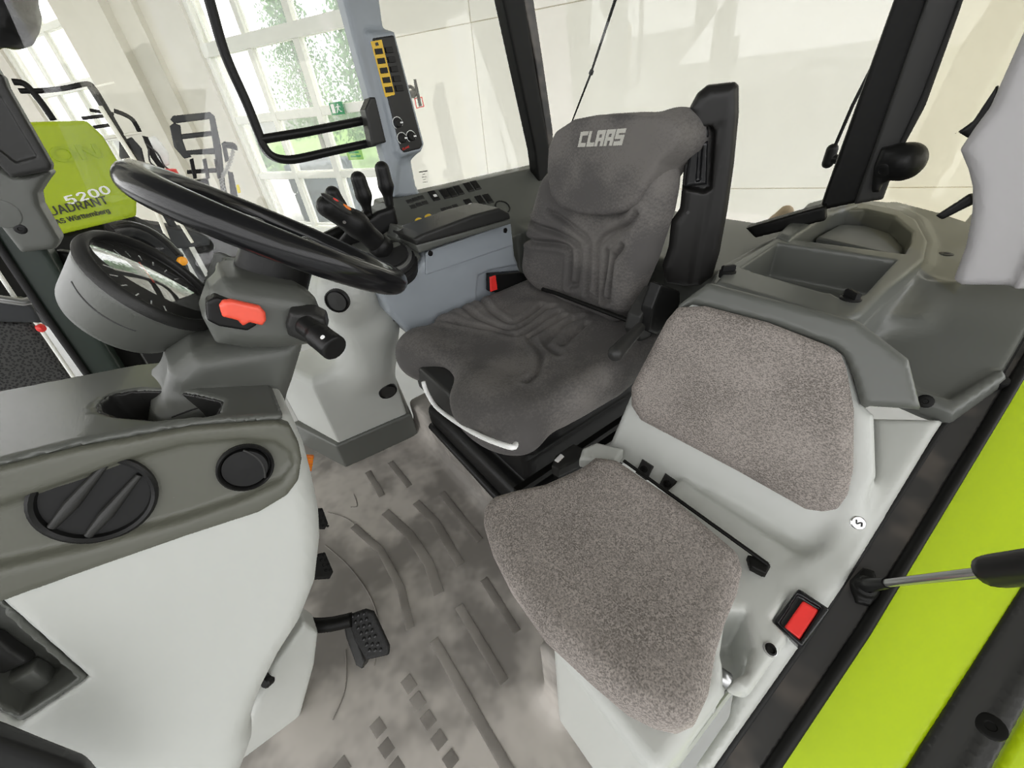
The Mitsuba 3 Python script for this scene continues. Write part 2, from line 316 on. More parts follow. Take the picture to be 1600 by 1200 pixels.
# wall panels right of the joint
cols = [-6.05, -3.92, 8.9]; rows = [ZF + 0.02, -0.394, 1.89, 6.1]
for i in range(len(cols) - 1):
    for j in range(3):
        k = 'wall_back__panel' if (i, j) == (0, 0) else f'wall_back__panel_{i*3 + j:03d}'
        put(k, wbox(cols[i] + 0.006, cols[i+1] - 0.006, rows[j] + 0.007, rows[j+1] - 0.007, 0.0, 0.03), 'plaster', False)
# pilasters
for i, (a0, a1, d) in enumerate([(-13.55, -12.55, 0.30), (-12.55, -11.75, 0.12)]):
    struct(put('trim_%d' % (i + 1), wbox(a0, a1, ZF, 6.2, 0.0, d), 'darker_plaster', False))
    if i == 0:
        put('trim_1__joint_band', wbox(a0 - 0.02, a1 + 0.02, 0.58, 0.62, 0.0, 0.31), 'darker_plaster', False)
struct(put('trim_3', wbox(-15.1, -13.55, 2.08, 2.12, 0.0, 0.012), 'cream_paint', False))
_cab = [WALL.pt(a, z, WS*0.02) for a, z in [(-12.5, 5.0), (-12.25, 2.6), (-11.95, 1.3), (-11.85, 0.2)]]
tag(put(num('wall_cable'), tube(spline(_cab, 4), 0.008, 6), 'ink'), 'thin dark cable hanging down the cream wall between the two windows', 'cable')
def window(n, win, mull, bars, d=-0.18):
    a0, a1, z0, z1 = win; key = f'window_{n}'; W = 0.085
    fr = [wbox(a0, a0 + 0.12, z0, z1, d - 0.06, d + 0.10), wbox(a1 - 0.12, a1, z0, z1, d - 0.06, d + 0.10), wbox(a0, a1, z1 - 0.1, z1, d - 0.06, d + 0.1), wbox(a0, a1, z0, z0 + 0.12, d - 0.06, d + 0.1)]
    struct(put(key, cat(fr), 'frame_paint', False))
    k = 0
    for m_, w in mull:
        put(f'{key}__mullion' + (f'_{k:03d}' if k else ''), wbox(m_ - w/2, m_ + w/2, z0, z1, d - 0.05, d + 0.09), 'frame_paint', False); k += 1
    ms = [a0 + 0.12] + [x for x, _ in mull] + [a1 - 0.12]; zs = [z0 + 0.12] + [b for b, _ in bars] + [z1 - 0.1]
    k = 0
    for b, w in bars:
        put(f'{key}__transom' + (f'_{k:03d}' if k else ''), wbox(a0, a1, b - w/2, b + w/2, d - 0.045, d + (0.13 if w > 0.15 else 0.08)), 'frame_paint', False); k += 1
    k = 0
    for i in range(len(ms) - 1):
        for j in range(len(zs) - 1):
            s = f'_{k:03d}' if k else ''
            A0, A1, Z0, Z1 = ms[i] + 0.03, ms[i+1] - 0.03, zs[j] + 0.04, zs[j+1] - 0.04
            sash = [wbox(A0, A1, Z0, Z0 + 0.042, d - 0.02, d + 0.03), wbox(A0, A1, Z1 - 0.042, Z1, d - 0.02, d + 0.03), wbox(A0, A0 + 0.042, Z0, Z1, d - 0.02, d + 0.03), wbox(A1 - 0.042, A1, Z0, Z1, d - 0.02, d + 0.03)]
            put(f'{key}__sash{s}', cat(sash), 'frame_paint', False)
            q = np.array([WN*WD + WU*a - WN*d + np.array([0, 0, z]) for a, z in [(A0, Z0), (A1, Z0), (A1, Z1), (A0, Z1)]])
            put(f'{key}__pane{s}', trimesh.Trimesh(q, [[0, 1, 2], [0, 2, 3]], process=False), 'glare_glass', False); k += 1
window(1, WIN1, [(-9.03, 0.13), (-7.70, 0.16)], [(-0.08, 0.12), (1.05, 0.14), (2.28, 0.22), (3.5, 0.12)])
window(2, WIN2, [(-17.56, 0.09), (-16.33, 0.09)], [(1.0, 0.10), (2.21, 0.2), (3.37, 0.10)])
# signs on the window
def wplane(a, z, d):
    o = WN*WD + WU*a - WN*d + np.array([0, 0, z]); return plane_n(o, -WN)
p = wplane(-7.12, 1.06, -0.035); k = thing('exit_sign', 'small green emergency exit sign with a white running figure above the glass door', 'sign')
put(k + '__plate', lbox(p, -0.17, 0.17, -0.10, 0.10, -0.006, 0.006), 'sign_green', False)
fig = [flat(p, [(-0.13, -0.07), (-0.05, -0.07), (-0.05, 0.075), (-0.13, 0.075)], 0.006, 0.009)]
fig += [lathe(Plane(p.pt(0.055, 0.06, 0.006), p.u, p.v), [(0.016, 0), (0.016, 0.003), (0.0001, 0.003)], 12)]
for q in ([(0.03, 0.04), (0.075, 0.04), (0.06, -0.01), (0.02, -0.01)], [(0.02, -0.01), (0.045, -0.01), (0.0, -0.075), (-0.02, -0.07)], [(0.045, -0.01), (0.06, -0.01), (0.09, -0.04), (0.13, -0.045), (0.13, -0.06), (0.08, -0.055)], [(0.03, 0.04), (0.03, 0.028), (-0.01, 0.01), (-0.02, 0.02)], [(0.07, 0.038), (0.11, 0.01), (0.118, 0.02), (0.075, 0.045)]): fig.append(flat(p, q, 0.006, 0.009))
put(k + '__pictogram', cat(fig), 'white', False)
p = wplane(-7.09, 0.27, -0.14); k = thing('door_notice', 'small light green notice with two lines of dark text on the glass door pane', 'sign')
put(k + '__plate', lbox(p, -0.21, 0.21, -0.10, 0.10, -0.002, 0.004), 'sign_lime', False)
put(k + '__text_bar', cat([lbox(p, -0.15, 0.12, 0.02, 0.05, 0.004, 0.006), lbox(p, -0.12, 0.15, -0.05, -0.02, 0.004, 0.006)]), 'sign_green', False)

# ------------------------------------------------------------------ outside the windows
def beyond(a, d, z=ZF): return WN*(WD + d) + WU*a + np.array([0, 0, z])
_q = [beyond(-60, 0.46, ZF - 0.1), beyond(20, 0.46, ZF - 0.1), beyond(20, 60, ZF - 0.1), beyond(-60, 60, ZF - 0.1)]
struct(put('ground', trimesh.convex.convex_hull(np.array(_q + [x - [0, 0, 0.3] for x in _q])), 'paving', False))
_q = [beyond(-60, 9.0, ZF - 0.09), beyond(20, 9.0, ZF - 0.09), beyond(20, 60, ZF - 0.09), beyond(-60, 60, ZF - 0.09)]
tag(put(num('lawn'), trimesh.convex.convex_hull(np.array([x + [0, 0, 0.03] for x in _q] + [x - [0, 0, 0.05] for x in _q])), 'grass', False), 'strip of green lawn beyond the pale paving outside', 'grass', kind='stuff')
def leaves(n, centre, shape, size, droop=0.5, seed=1):
    g = np.random.default_rng(seed); pts = shape(g, n) + centre
    d = g.normal(size=(n, 3)); d[:, 2] -= droop*2; d /= np.linalg.norm(d, axis=1, keepdims=True)
    w = np.cross(d, g.normal(size=(n, 3))); w /= np.linalg.norm(w, axis=1, keepdims=True); s = size*g.uniform(0.6, 1.3, (n, 1))
    v = np.stack([pts - w*s*0.25, pts + d*s*0.5, pts + w*s*0.25, pts - d*s*0.5], 1).reshape(-1, 3)
    i = np.arange(n)[:, None]*4; return trimesh.Trimesh(v, np.vstack([i + [0, 1, 2], i + [0, 2, 3]]), process=False)
def tree(label, a, d, h, rad, seed, name='tree', base=0.12, n=9000, size=0.21, droop=0.8):
    k = thing(name, label, 'tree'); o = beyond(a, d)
    def shape(g, n):
        t = g.uniform(base, 1, n)**0.9; prof = np.clip(1.25*(1 - t)**0.75, 0.08, 1)
        br = g.integers(0, 46, n); ang = br*2.4 + g.normal(0, 0.25, n); rr = rad*prof*np.sqrt(g.uniform(0.05, 1, n))*(0.75 + 0.35*np.sin(br*7.1))
        return np.stack([rr*np.cos(ang), rr*np.sin(ang), h*t - rr*0.35 + g.normal(0, 0.12, n)], 1)
    put(k + '__trunk', tube([o, o + [0.05, 0, h*0.5], o + [0, 0, h*0.96]], [0.22, 0.14, 0.03], 8), 'bark')
    put(k + '__foliage', leaves(n, o, shape, size, droop, seed), 'leaf', False)
tree('tall drooping conifer filling the middle of the window', -17.2, 12.5, 9.5, 2.5, 3)
tree('bushy tree with its right side against white sky in the window', -15.2, 17.5, 8.2, 2.0, 4, droop=0.3)
tree('pale conifer in the upper left panes of the window', -26.5, 17, 12.0, 2.6, 5)
tree('dark green bush low at the left edge of the window', -24.5, 9.5, 2.9, 1.9, 6, 'bush', 0.02, 2600, 0.3, 0.2)
tree('distant tree behind the far left window', -36, 14, 6.5, 2.5, 8, n=3000)
k = thing('hedge', 'low green hedge along the far side of the paving', 'hedge')
put(k + '__foliage', leaves(5200, beyond(-15, 22), lambda g, n: g.uniform(-9, 9, (n, 1))*WU + g.normal(0, 0.5, (n, 1))*WN + np.c_[np.zeros((n, 2)), g.uniform(0, 1.9, n)], 0.3, 0.1, 9), 'leaf', False)
labels[k + '__foliage'] = {'kind': 'stuff'}
def big_tyre(label, o, r, w, seed):
    k = thing('tractor_tyre', label, 'tyre', 'stacked tyres outside the window')
    pl = Plane(o, [math.cos(seed), math.sin(seed), 0], [-math.sin(seed), math.cos(seed), 0])
    put(k + '__carcass', lathe(pl, [(r*0.55, 0.03), (r*0.62, 0.0), (r*0.86, 0.02), (r*0.96, 0.08), (r*0.97, w - 0.08), (r*0.86, w - 0.02), (r*0.62, w), (r*0.55, w - 0.03), (r*0.50, w/2), (r*0.55, 0.03)], 40), 'tyre', 40)
    L = []
    for i in range(22):
        for s in (0, 1):
            a0 = (i + 0.5*s)*2*np.pi/22; pts = []
            for t in np.linspace(0, 1, 5):
                a = a0 + 0.30*t; h = w/2 + (w/2 - 0.03)*(1 - t)*(1 if s else -1); pts.append((a, h))
            for (a1, h1), (a2, h2) in zip(pts[:-1], pts[1:]):
                v = [pl.pt(rr*math.cos(a + e), rr*math.sin(a + e), h) for rr in (r*0.95, r*1.03) for a, h in ((a1, h1), (a2, h2)) for e in (-0.035, 0.035)]
                L.append(trimesh.convex.convex_hull(np.array(v)))
    put(k + '__tread_lug', cat(L), 'tyre', False)
    labels[k + '__tread_lug'] = {'kind': 'stuff'}
big_tyre('lower of the two large tractor tyres stacked outside the window', beyond(-10.35, 2.0, ZF - 0.1), 0.85, 0.72, 0.2)
big_tyre('upper of the two large tractor tyres stacked outside the window', beyond(-10.38, 2.0, ZF + 0.62), 0.85, 0.72, 0.9)

# ------------------------------------------------------------------ cab shell: roof, pillars, panes, floor
k = thing('cab_frame', 'black and grey tractor cab frame with its pillars, roof lining and window panes', 'cab frame')
CAB = k
_roof = np.array([[-0.55, 0.15, 1.62], [-0.55, 1.38, 1.62], [0.5, 1.62, 1.66], [1.6, 1.45, 1.62], [1.6, 0.1, 1.62], [0.4, -0.06, 1.66]])
put(k + '__roof_lining', trimesh.convex.convex_hull(np.vstack([_roof, _roof + [0, 0, 0.1]])), 'headliner', False)
# right front pillar: leans forward towards its foot
PA = PL('y', 1.25)
sput(k + '__front_pillar', pxprism(PA, [(-365, -230), (-290, -230), (-30, 200), (83, 400), (196, 583), (250, 680), (196, 680), (138, 585), (13, 400)], -0.05, 0.02, 0.008), 'pillar_green', 0.006)
put(k + '__front_pillar__seal_strip', tube([PA.pt(*PA.at([q])[0], 0.026) for q in [(-20, 345), (62, 470), (146, 590), (205, 680)]], 0.0065, 8), 'rubber')
sput(k + '__front_pillar__rear_flange', pxprism(PL('y', 1.29), [(88, 390), (118, 395), (150, 440), (240, 585), (300, 680), (235, 680), (190, 585)], -0.02, 0.01, 0.004), 'black_metal', 0.006)
# front pillar lower trim and dark block on it
PB = PL('y', 1.20)
trim = pxprism(PB, [(-40, 235), (28, 274), (90, 262), (76, 280), (63, 300), (66, 318), (97, 372), (91, 385), (38, 391), (-2, 340), (-40, 290)], -0.04, 0.03, 0.010, 0.004)
trim = trim.join(pxprism(PB, [(-330, -230), (-240, -230), (-2, 112), (30, 275), (-40, 250)], -0.04, 0.015, 0.01), 0.02)
sput(k + '__front_pillar_trim', trim, 'grey_plastic', 0.004)
screw(k + '__front_pillar_trim__screw', on(trim, 32, 358), 0.007)
put(k + '__front_pillar_trim__cover', lathe(on(trim, 3, 334), [(0.024, -0.002), (0.024, 0.0012), (0.0225, 0.002), (0.0001, 0.002)], 24), 'grey_plastic', 30)
blk = pxprism(PB, [(-60, 100), (18, 122), (24, 140), (89, 255), (88, 263), (30, 275), (-60, 180)], 0.025, 0.06, 0.006, 0.004)
sput(k + '__front_pillar_trim__dark_block', blk.cut(pxprism(PB, [(-60, 148), (14, 152), (68, 243), (36, 252), (-60, 175)], 0.055, 0.07, 0.003)), 'dark_plastic', 0.003)
# right middle pillar with the switch strip
PC = PL('y', 1.40)
pil = pxprism(PC, [(478, -230), (562, -230), (590, -30), (600, 44), (613, 54), (658, 224), (652, 240), (648, 252), (655, 290), (665, 310), (618, 310), (545, 30)], -0.06, 0.0, 0.012, 0.006)
neck = pxprism(PL('y', 1.36), [(622, 240), (655, 236), (646, 262), (655, 302), (628, 310), (622, 270)], -0.02, 0.03, 0.014, 0.004)
pil = pil.join(pxprism(PC, [(572, 52), (612, 50), (659, 225), (654, 237), (626, 246), (616, 236)], -0.02, 0.022, 0.010, 0.006), 0.02)
pil = pil.cut(pxprism(PC, [(628, 258), (640, 250), (652, 252), (662, 312), (622, 312)], -0.012, 0.03, 0.012, 0.005), 0.03)
sput(k + '__middle_pillar', pil, 'panel_plastic', 0.004)
fp = pxprism(PC, [(577, 62), (610, 57), (655, 226), (651, 232), (627, 238), (621, 233)], 0.018, 0.026, 0.003, 0.003)
SWP = k + '__middle_pillar__'
sput(SWP + 'switch_plate', fp, 'dark_plastic', 0.003)
FPL = Plane(PC.pt(0, 0, 0.0262), PC.u, PC.v)
def quad_at(pl, pts, c0, c1, ch=0.0):
    q = pl.at(pts); m = Polygon(q).centroid; m = np.array([m.x, m.y]); q2 = m + (q - m)*(1 - ch)
    v = np.array([pl.pt(*a, c0) for a in q] + [pl.pt(*a, c1) for a in q2]); return trimesh.convex.convex_hull(v)
put(SWP + 'yellow_surround', quad_at(FPL, [(579, 65), (596, 62), (617, 148), (602, 152)], 0.0, 0.0015), 'yellow', False)
put(SWP + 'symbol', quad_at(FPL, [(585.5, 67), (590, 66), (591.5, 71), (587, 72)], 0.0015, 0.0022), 'ink', False)
for i in range(5):
    x, y = 591.5 + 4.0*i*1.0, 80.5 + 14.9*i
    for j, dx in enumerate((0, 16.2)):
        w = 6.2; nm = f'switch_{i*2 + j:03d}' if i + j else 'switch'; dy = -2.2*j
        put(SWP + nm, quad_at(FPL, [(x + dx - w - 1.0, y + dy - 4), (x + dx + w - 1.5, y + dy - 5.5), (x + dx + w + 0.8, y + dy + 4), (x + dx - w + 1.2, y + dy + 5.2)], 0.0, 0.005, 0.12), 'black_plastic', False)
for i, (x, y) in enumerate([(621, 192), (628, 216), (642, 213)]):
    a, b = FPL.at([(x, y)])[0]; o = Plane(FPL.pt(a, b), FPL.u, FPL.v); s = f'_{i:03d}' if i else ''
    put(SWP + 'knob' + s, lathe(o, [(0.012, 0), (0.0115, 0.012), (0.010, 0.0135), (0.0001, 0.0135)], 20), 'black_plastic', 30)
    th = np.linspace(-0.6, 4.2, 14); put(SWP + 'dial_mark' + s, tube([o.pt(0.0155*np.cos(t), 0.0155*np.sin(t), 0.0008) for t in th], 0.0011, 6), 'white')
    put(SWP + 'knob' + s + '__pointer', lbox(o, 0.003, 0.012, -0.0022, 0.0022, 0.0128, 0.0150), 'white', False)
a, b = FPL.at([(634, 231)])[0]; put(SWP + 'red_lettering', text(Plane(FPL.pt(a, b), FPL.u + 0.22*FPL.v, FPL.v), 'CLAAS', 0.0055, bold=True, center=True), 'red', False)
sput(SWP + 'dark_bracket', pxprism(PL('y', 1.43), [(564, 172), (572, 153), (580, 153), (597, 222), (575, 228), (568, 190)], -0.012, 0.035, 0.004, 0.002), 'dark_plastic', 0.003)
# guard rail on the right side window
kr = thing('guard_rail', 'black bent tube rail fixed to the middle pillar in front of the hall window', 'rail')
PR = PL('y', 1.45); rp = lambda pts: [PR.pt(*q) for q in PR.at(pts)]
put(kr + '__long_tube', tube(spline(rp([(268, -230), (300, -90), (327, 0), (352, 85), (385, 160), (404, 208), (412, 229), (424, 243), (442, 249), (466, 248), (520, 236), (585, 222)]), 8), 0.0115, 14), 'black_plastic')
put(kr + '__cross_tube', tube(rp([(408, 218), (480, 206), (575, 187)]), 0.0115, 14), 'black_plastic')
# rear right pillar, rear window surround
PD = PL('y', 1.36)
sput(k + '__rear_pillar', pxprism(PD, [(738, -230), (766, -230), (816, -30), (836, 100), (862, 250), (862, 285), (842, 285), (836, 235)], -0.05, 0.0, 0.006), 'black_metal', 0.005)
sput(k + '__rear_pillar__channel', pxprism(PL('y', 1.38), [(772, -230), (790, -230), (828, -30), (848, 100), (863, 205), (864, 262), (858, 245), (836, 100)], -0.02, 0.004, 0.003), 'sill_metal', 0.005)
PE = Plane([1.38, 0, 0], [0.35, -1, 0], [0, 0, 1])
sput(k + '__corner_pillar', pxprism(PE, [(1480, -230), (1540, -230), (1462, -30), (1436, 60), (1344, 316), (1280, 330), (1290, 300)], -0.05, 0.0, 0.006), 'black_metal', 0.005)
sput(k + '__corner_pillar__channel', pxprism(Plane([1.36, 0, 0], [0.35, -1, 0], [0, 0, 1]), [(1530, -230), (1600, -230), (1512, -30), (1500, 15), (1444, 165), (1412, 225), (1380, 312), (1334, 320)], -0.03, 0.0, 0.005), 'dark_plastic', 0.005)
sput(k + '__corner_pillar__edge_seal', pxprism(Plane([1.35, 0, 0], [0.35, -1, 0], [0, 0, 1]), [(1586, -230), (1602, -230), (1514, -30), (1500, 15), (1446, 165), (1412, 228), (1404, 228), (1440, 150)], -0.02, 0.006, 0.003), 'rubber', 0.004)
PH = Plane([1.34, 0, 0], [0.35, -1, 0], [0, 0, 1])
hg = pxprism(PH, [(1378, 232), (1404, 228), (1420, 236), (1432, 246), (1434, 258), (1424, 270), (1406, 276), (1390, 276), (1380, 286), (1374, 300), (1362, 300), (1366, 262)], -0.03, 0.012, 0.010, 0.004)
hg = hg.join(sell(PH.pt(*PH.at([(1415, 252)])[0], 0.0), (0.035, 0.035, 0.035)), 0.02)
sput(k + '__window_hinge', hg, 'black_plastic', 0.004); screw(k + '__window_hinge__bolt', on(hg, 1378, 267), 0.012, 'black_plastic')
# rear ledge and window sill
sput(k + '__rear_sill', pxprism(Plane([1.33, 0, 0], [0.3, -1, 0], [0, 0, 1]), [(1165, 357), (1258, 330), (1290, 322), (1290, 345), (1180, 372)], -0.04, 0.0, 0.004), 'black_metal', 0.005)
# panes
def pane(key, pts3, m='glass'):
    put(key, trimesh.Trimesh(np.array(pts3), [[0, 1, 2], [0, 2, 3]], process=False), m, False)
pane(k + '__right_pane', [[0.62, 1.45, 0.70], [1.16, 1.42, 0.70], [1.10, 1.50, 1.62], [0.45, 1.56, 1.62]])
pane(k + '__right_pane_001', [[-0.26, 1.29, 0.35], [0.58, 1.46, 0.50], [0.45, 1.56, 1.62], [-0.05, 1.34, 1.62]])
pane(k + '__rear_pane', [[1.30, 1.30, 0.62], [1.42, 0.45, 0.62], [1.42, 0.40, 1.62], [1.25, 1.38, 1.62]])
pane(k + '__quarter_pane', [[1.40, 0.40, 0.66], [1.06, 0.085, 0.62], [1.06, 0.05, 1.62], [1.42, 0.36, 1.62]], 'quarter_glass')
PGM = Plane([0.64, 1.448, 0.8], [0.54, -0.03, 0], [0, 0.0, 1]); PGM = PGM if PGM.n @ (EYE - PGM.o) > 0 else Plane(PGM.o, -PGM.u, PGM.v)
gm = []
for (x0, y0, x1, y1) in [(655, 269, 668, 267), (660, 273, 664, 272), (659, 277, 667, 276), (661, 281, 665, 280), (660, 285, 668, 284)]:
    a_, b_ = PGM.at([(x0, y0), (x1, y1)]); gm.append(tube([PGM.pt(*a_, 0.0), PGM.pt(*b_, 0.0)], 0.0016 if y0 == 269 else 0.0008, 5))
put(k + '__right_pane__etched_mark', cat(gm), 'ink', False); labels[k + '__right_pane__etched_mark'] = {'kind': 'stuff'}
# light grey trim of the rear door pillar
PT = Plane([1.03, 0.10, 0.7], [0.15, -1, 0], [0, 0, 1])
bt = pxprism(PT, [(1780, -300), (1604, 40), (1546, 170), (1520, 205), (1499, 236), (1512, 268), (1519, 296), (1518, 336), (1508, 390), (1489, 441), (1500, 449), (1760, 452), (1900, -300)], -0.05, 0.0, 0.018, 0.005)
bt = bt.join(pxprism(PT, [(1652, 300), (1585, 449), (1760, 452), (1760, 200)], -0.03, 0.012, 0.006), 0.012)
sput(k + '__door_pillar_trim', bt, 'trim_plastic', 0.005)
sput(k + '__door_pillar_trim__wedge', pxprism(Plane([1.08, 0.10, 0.7], [0.15, -1, 0], [0, 0, 1]), [(1486, 212), (1494, 209), (1520, 190), (1560, 130), (1560, 215), (1512, 216), (1497, 207)], -0.02, 0.0, 0.003), 'black_plastic', 0.004)
sput(k + '__quarter_seal', pxprism(Plane([1.10, 0.10, 0.7], [0.15, -1, 0], [0, 0, 1]), [(1462, 338), (1518, 302), (1524, 318), (1472, 344)], -0.015, 0.0, 0.003), 'black_plastic', 0.004)
# thin gas struts of the rear window, outside the pane
for i, (pts, kn, lab) in enumerate([(((968, -20), (922, 118), (893, 192)), (922, 114), 'thin black rod slanting across the white wall above the headrest'), (((1365, 100), (1332, 165), (1297, 246)), (1296, 247), 'thin black rod with a ball end beside the rear corner pillar')]):
    kk = thing('rear_window_strut', lab, 'strut'); pp = PL('x', 1.55); q = [pp.pt(*z) for z in pp.at(pts)]
    put(kk + '__rod', tube(q, [0.006, 0.0045, 0.003] if i == 0 else 0.0045, 8), 'black_plastic')
    c = pp.pt(*pp.at([kn])[0])
    sput(kk + ('__collar' if i == 0 else '__ball_end'), scyl(q[1] + (q[1] - q[2])*0.10, q[1] + (q[1] - q[2])*0.02, 0.009) if i == 0 else (scap(c - [0, 0, 0.012], c + [0.0, 0.0, 0.022], 0.015) | scap(c, c + [0, -0.04, -0.005], 0.012)), 'black_plastic', 0.003)
# dark rounded mirror back, top left
kk = thing('mirror', 'dark rounded mirror head in the top left corner before the far window', 'mirror'); PM = PL('y', 1.75)
mr = pxprism(PM, [(-90, -90), (38, -90), (62, 30), (60, 48), (40, 66), (12, 75), (-90, 80)], -0.08, 0.02, 0.04, 0.03).warp(lambda P: 0.012*(meshkit.noise(P*38) - 0.5))
sput(kk + '__housing', mr, 'black_plastic', 0.006)
put(kk + '__arm', tube([PM.pt(*q, -0.04) for q in PM.at([(-20, -60), (-60, -140)])], 0.012, 8), 'black_metal')

# ------------------------------------------------------------------ cab floor mat
FM = thing('floor_mat', 'dusty grey brown rubber cab floor mat with long raised ribs and small square pads', 'floor mat')
Z0 = PL('z', 0.0)
mat = prism(Z0, [(-0.62, 0.30), (-0.45, -0.02), (0.24, -0.02), (0.24, 0.30), (0.34, 0.42), (0.34, 1.42), (-0.5, 1.42), (-0.62, 1.0)], -0.03, 0.0, 0.006)
mat = mat.join(sbox((0.385, 0.83, 0.03), (0.05, 0.40, 0.085), 0.02), 0.05)                       # the riser before the seat
mat = mat.join(sbox((0.195, 0.235, 0.10), (0.035, 0.025, 0.12), 0.015), 0.05)                    # lip turned up at the seat box
mat = mat.warp(lambda P: 0.0025*(meshkit.noise(P*[14, 14, 0.1]) - 0.5))
sput(FM, mat, 'mat_rubber', 0.007)
def rib(pts, w, z=0.0028, c=0.004):
    p = np.array([S(x, y, 'z', 0.0)[:2] for x, y in pts])
    t = np.gradient(p, axis=0); t /= np.linalg.norm(t, axis=1, keepdims=True); nrm = np.c_[-t[:, 1], t[:, 0]]
    def ring(e): 
        q = p.copy(); q[0] -= t[0]*e; q[-1] += t[-1]*e; return np.vstack([q + nrm*(w/2 + e), (q - nrm*(w/2 + e))[::-1]])
    lo, hi = ring(0.0), ring(-c); n = len(lo); v = np.vstack([np.c_[lo, np.full(n, -0.002)], np.c_[lo, np.full(n, z*0.5)], np.c_[hi, np.full(n, z)]])
    f = []
    for r in (0, 1):
        for i in range(n):
            j = (i + 1) % n; f += [[r*n + i, r*n + j, (r+1)*n + j], [r*n + i, (r+1)*n + j, (r+1)*n + i]]
    m = len(p)
    for i in range(m - 1): a, b, c_, d = 2*n + i, 2*n + i + 1, 2*n + n - 2 - i, 2*n + n - 1 - i; f += [[a, b, c_], [a, c_, d]]
    out = trimesh.Trimesh(v, np.array(f), process=False); out.fix_normals(); return out
ribs = [([(575, 737), (597, 775)], .020), ([(610, 722), (640, 760)], .020), ([(602, 800), (640, 835), (670, 880), (686, 928)], .026), ([(650, 785), (680, 815), (720, 883)], .024), ([(690, 770), (750, 845)], .020),
        ([(552, 822), (595, 860), (627, 920), (641, 982)], .020), ([(756, 905), (808, 988)], .020), ([(717, 947), (788, 1066)], .021), ([(678, 1000), (730, 1092), (792, 1200), (830, 1262)], .021)]
sq = [(639, 1069), (653, 1096), (669, 1125), (686, 1156), (704, 1187), (722, 1219), (591, 1137), (604, 1169), (620, 1199), (637, 1230), (535, 1199), (548, 1232)]
i = 0
for pts, w in ribs: put(FM + '__rib' + (f'_{i:03d}' if i else ''), rib(pts, w), 'mat_rib', 25); i += 1
for j, (x, y) in enumerate(sq):
    d = np.array([0.53, 0.85])*11; put(FM + '__square_pad' + (f'_{j:03d}' if j else ''), rib([(x - d[0], y - d[1]), (x + d[0], y + d[1])], .023, 0.002), 'mat_rib', 25)
for j, pts in enumerate([[(508, 852), (545, 885), (580, 935), (592, 985), (585, 1040)], [(512, 800), (550, 815), (590, 865)], [(540, 1015), (540, 1075), (520, 1125)], [(553, 772), (558, 790), (548, 792)]]):
    put(FM + '__seam' + (f'_{j:03d}' if j else ''), tube(spline([S(x, y, 'z', 0.0005) for x, y in pts], 5), 0.0012, 6), 'mat_rib')

# ------------------------------------------------------------------ driver's seat
DS = thing('driver_seat', 'dark grey cloth driver seat with ribbed backrest and cushion on a black suspension base', 'seat')
PZ = PL('z', 0.48)
# cushion: a thick pad with two thigh lobes that roll over the front edge
outl = rnd([(0.335, 0.50), (0.45, 0.482), (0.62, 0.475), (0.80, 0.50), (0.84, 0.60), (0.84, 0.90), (0.78, 1.01), (0.60, 1.03), (0.42, 1.03), (0.335, 1.01), (0.305, 0.90), (0.335, 0.83), (0.335, 0.74), (0.30, 0.64)], 0.03)
cush = prism(Plane([0, 0, 0.44], [1, 0, 0], [0, 1, 0]), outl, -0.06, 0.035, 0.045)
lobeL = sell((0.345, 0.612, 0.424), (0.080, 0.142, 0.062)); lobeR = sell((0.345, 0.960, 0.425), (0.075, 0.092, 0.072))
cush = cush.join(lobeL, 0.04).join(lobeR, 0.04)
cush = cush.join(scap((0.50, 0.505, 0.455), (0.78, 0.515, 0.47), 0.032, 0.03), 0.04).join(scap((0.46, 1.012, 0.455), (0.78, 1.005, 0.47), 0.032, 0.03), 0.04)
cush = cush.cut(sell((0.285, 0.815, 0.395), (0.085, 0.068, 0.055)), 0.03)
PCU = Plane([0, 0, 0.482], [1, 0, 0], [0, 1, 0]); cl = lambda pts: [np.r_[q, 0.0] for q in PCU.at(pts)]
grv = [[(648, 502), (700, 500), (770, 508), (810, 514), (850, 492), (872, 482)], [(715, 480), (760, 497), (805, 505), (850, 478), (862, 474)], [(745, 468), (790, 495), (815, 492), (845, 472)],
       [(828, 520), (845, 545), (838, 575), (822, 590)], [(826, 517), (880, 488)], [(852, 528), (880, 500), (908, 490)], [(872, 545), (852, 522), (895, 492)], [(880, 530), (915, 500)]]
grv = [np.array(spline(cl(g), 4)) for g in grv]
def seatgroove(P):
    Q = P*[1, 1, 0]; d = np.min([polyline(Q, g) for g in grv], axis=0)
    w = np.clip((P[:, 2] - 0.43)/0.03, 0, 1); dish = 0.010*np.exp(-(((P[:, 0] - 0.56)/0.16)**2 + ((P[:, 1] - 0.75)/0.17)**2))
    return w*(0.011*np.exp(-(d/0.0075)**2) - 0.003*np.exp(-((d - 0.02)/0.01)**2) + dish)
cush = cush.warp(seatgroove, 0.0)
sput(DS + '__cushion', cush, 'driver_cloth', 0.0038)
# backrest: leans back; local frame a across, b up the rest, c towards the driver
BT = math.radians(9); PBK = Plane([0.735, 0.75, 0.46], [0, -1, 0], [math.sin(BT), 0, math.cos(BT)])
bp = rnd([(-0.05, 0.02), (0.12, 0.02), (0.150, 0.10), (0.182, 0.20), (0.198, 0.31), (0.190, 0.40), (0.14, 0.44), (0.03, 0.455), (-0.10, 0.445), (-0.155, 0.40), (-0.225, 0.28), (-0.268, 0.15), (-0.262, 0.08), (-0.20, 0.03), (-0.08, 0.02)], 0.03)
back = prism(PBK, bp, -0.085, 0.0, 0.042)
lat = lambda a, b: PBK.pt(a, b, -0.022)
back = back.join(scap(lat(-0.205, 0.10), lat(-0.165, 0.32), 0.040, 0.03), 0.05).join(scap(lat(0.126, 0.10), lat(0.158, 0.35), 0.040, 0.034), 0.05)
bl = lambda pts: [np.r_[q, 0.0] for q in PBK.at(pts)]
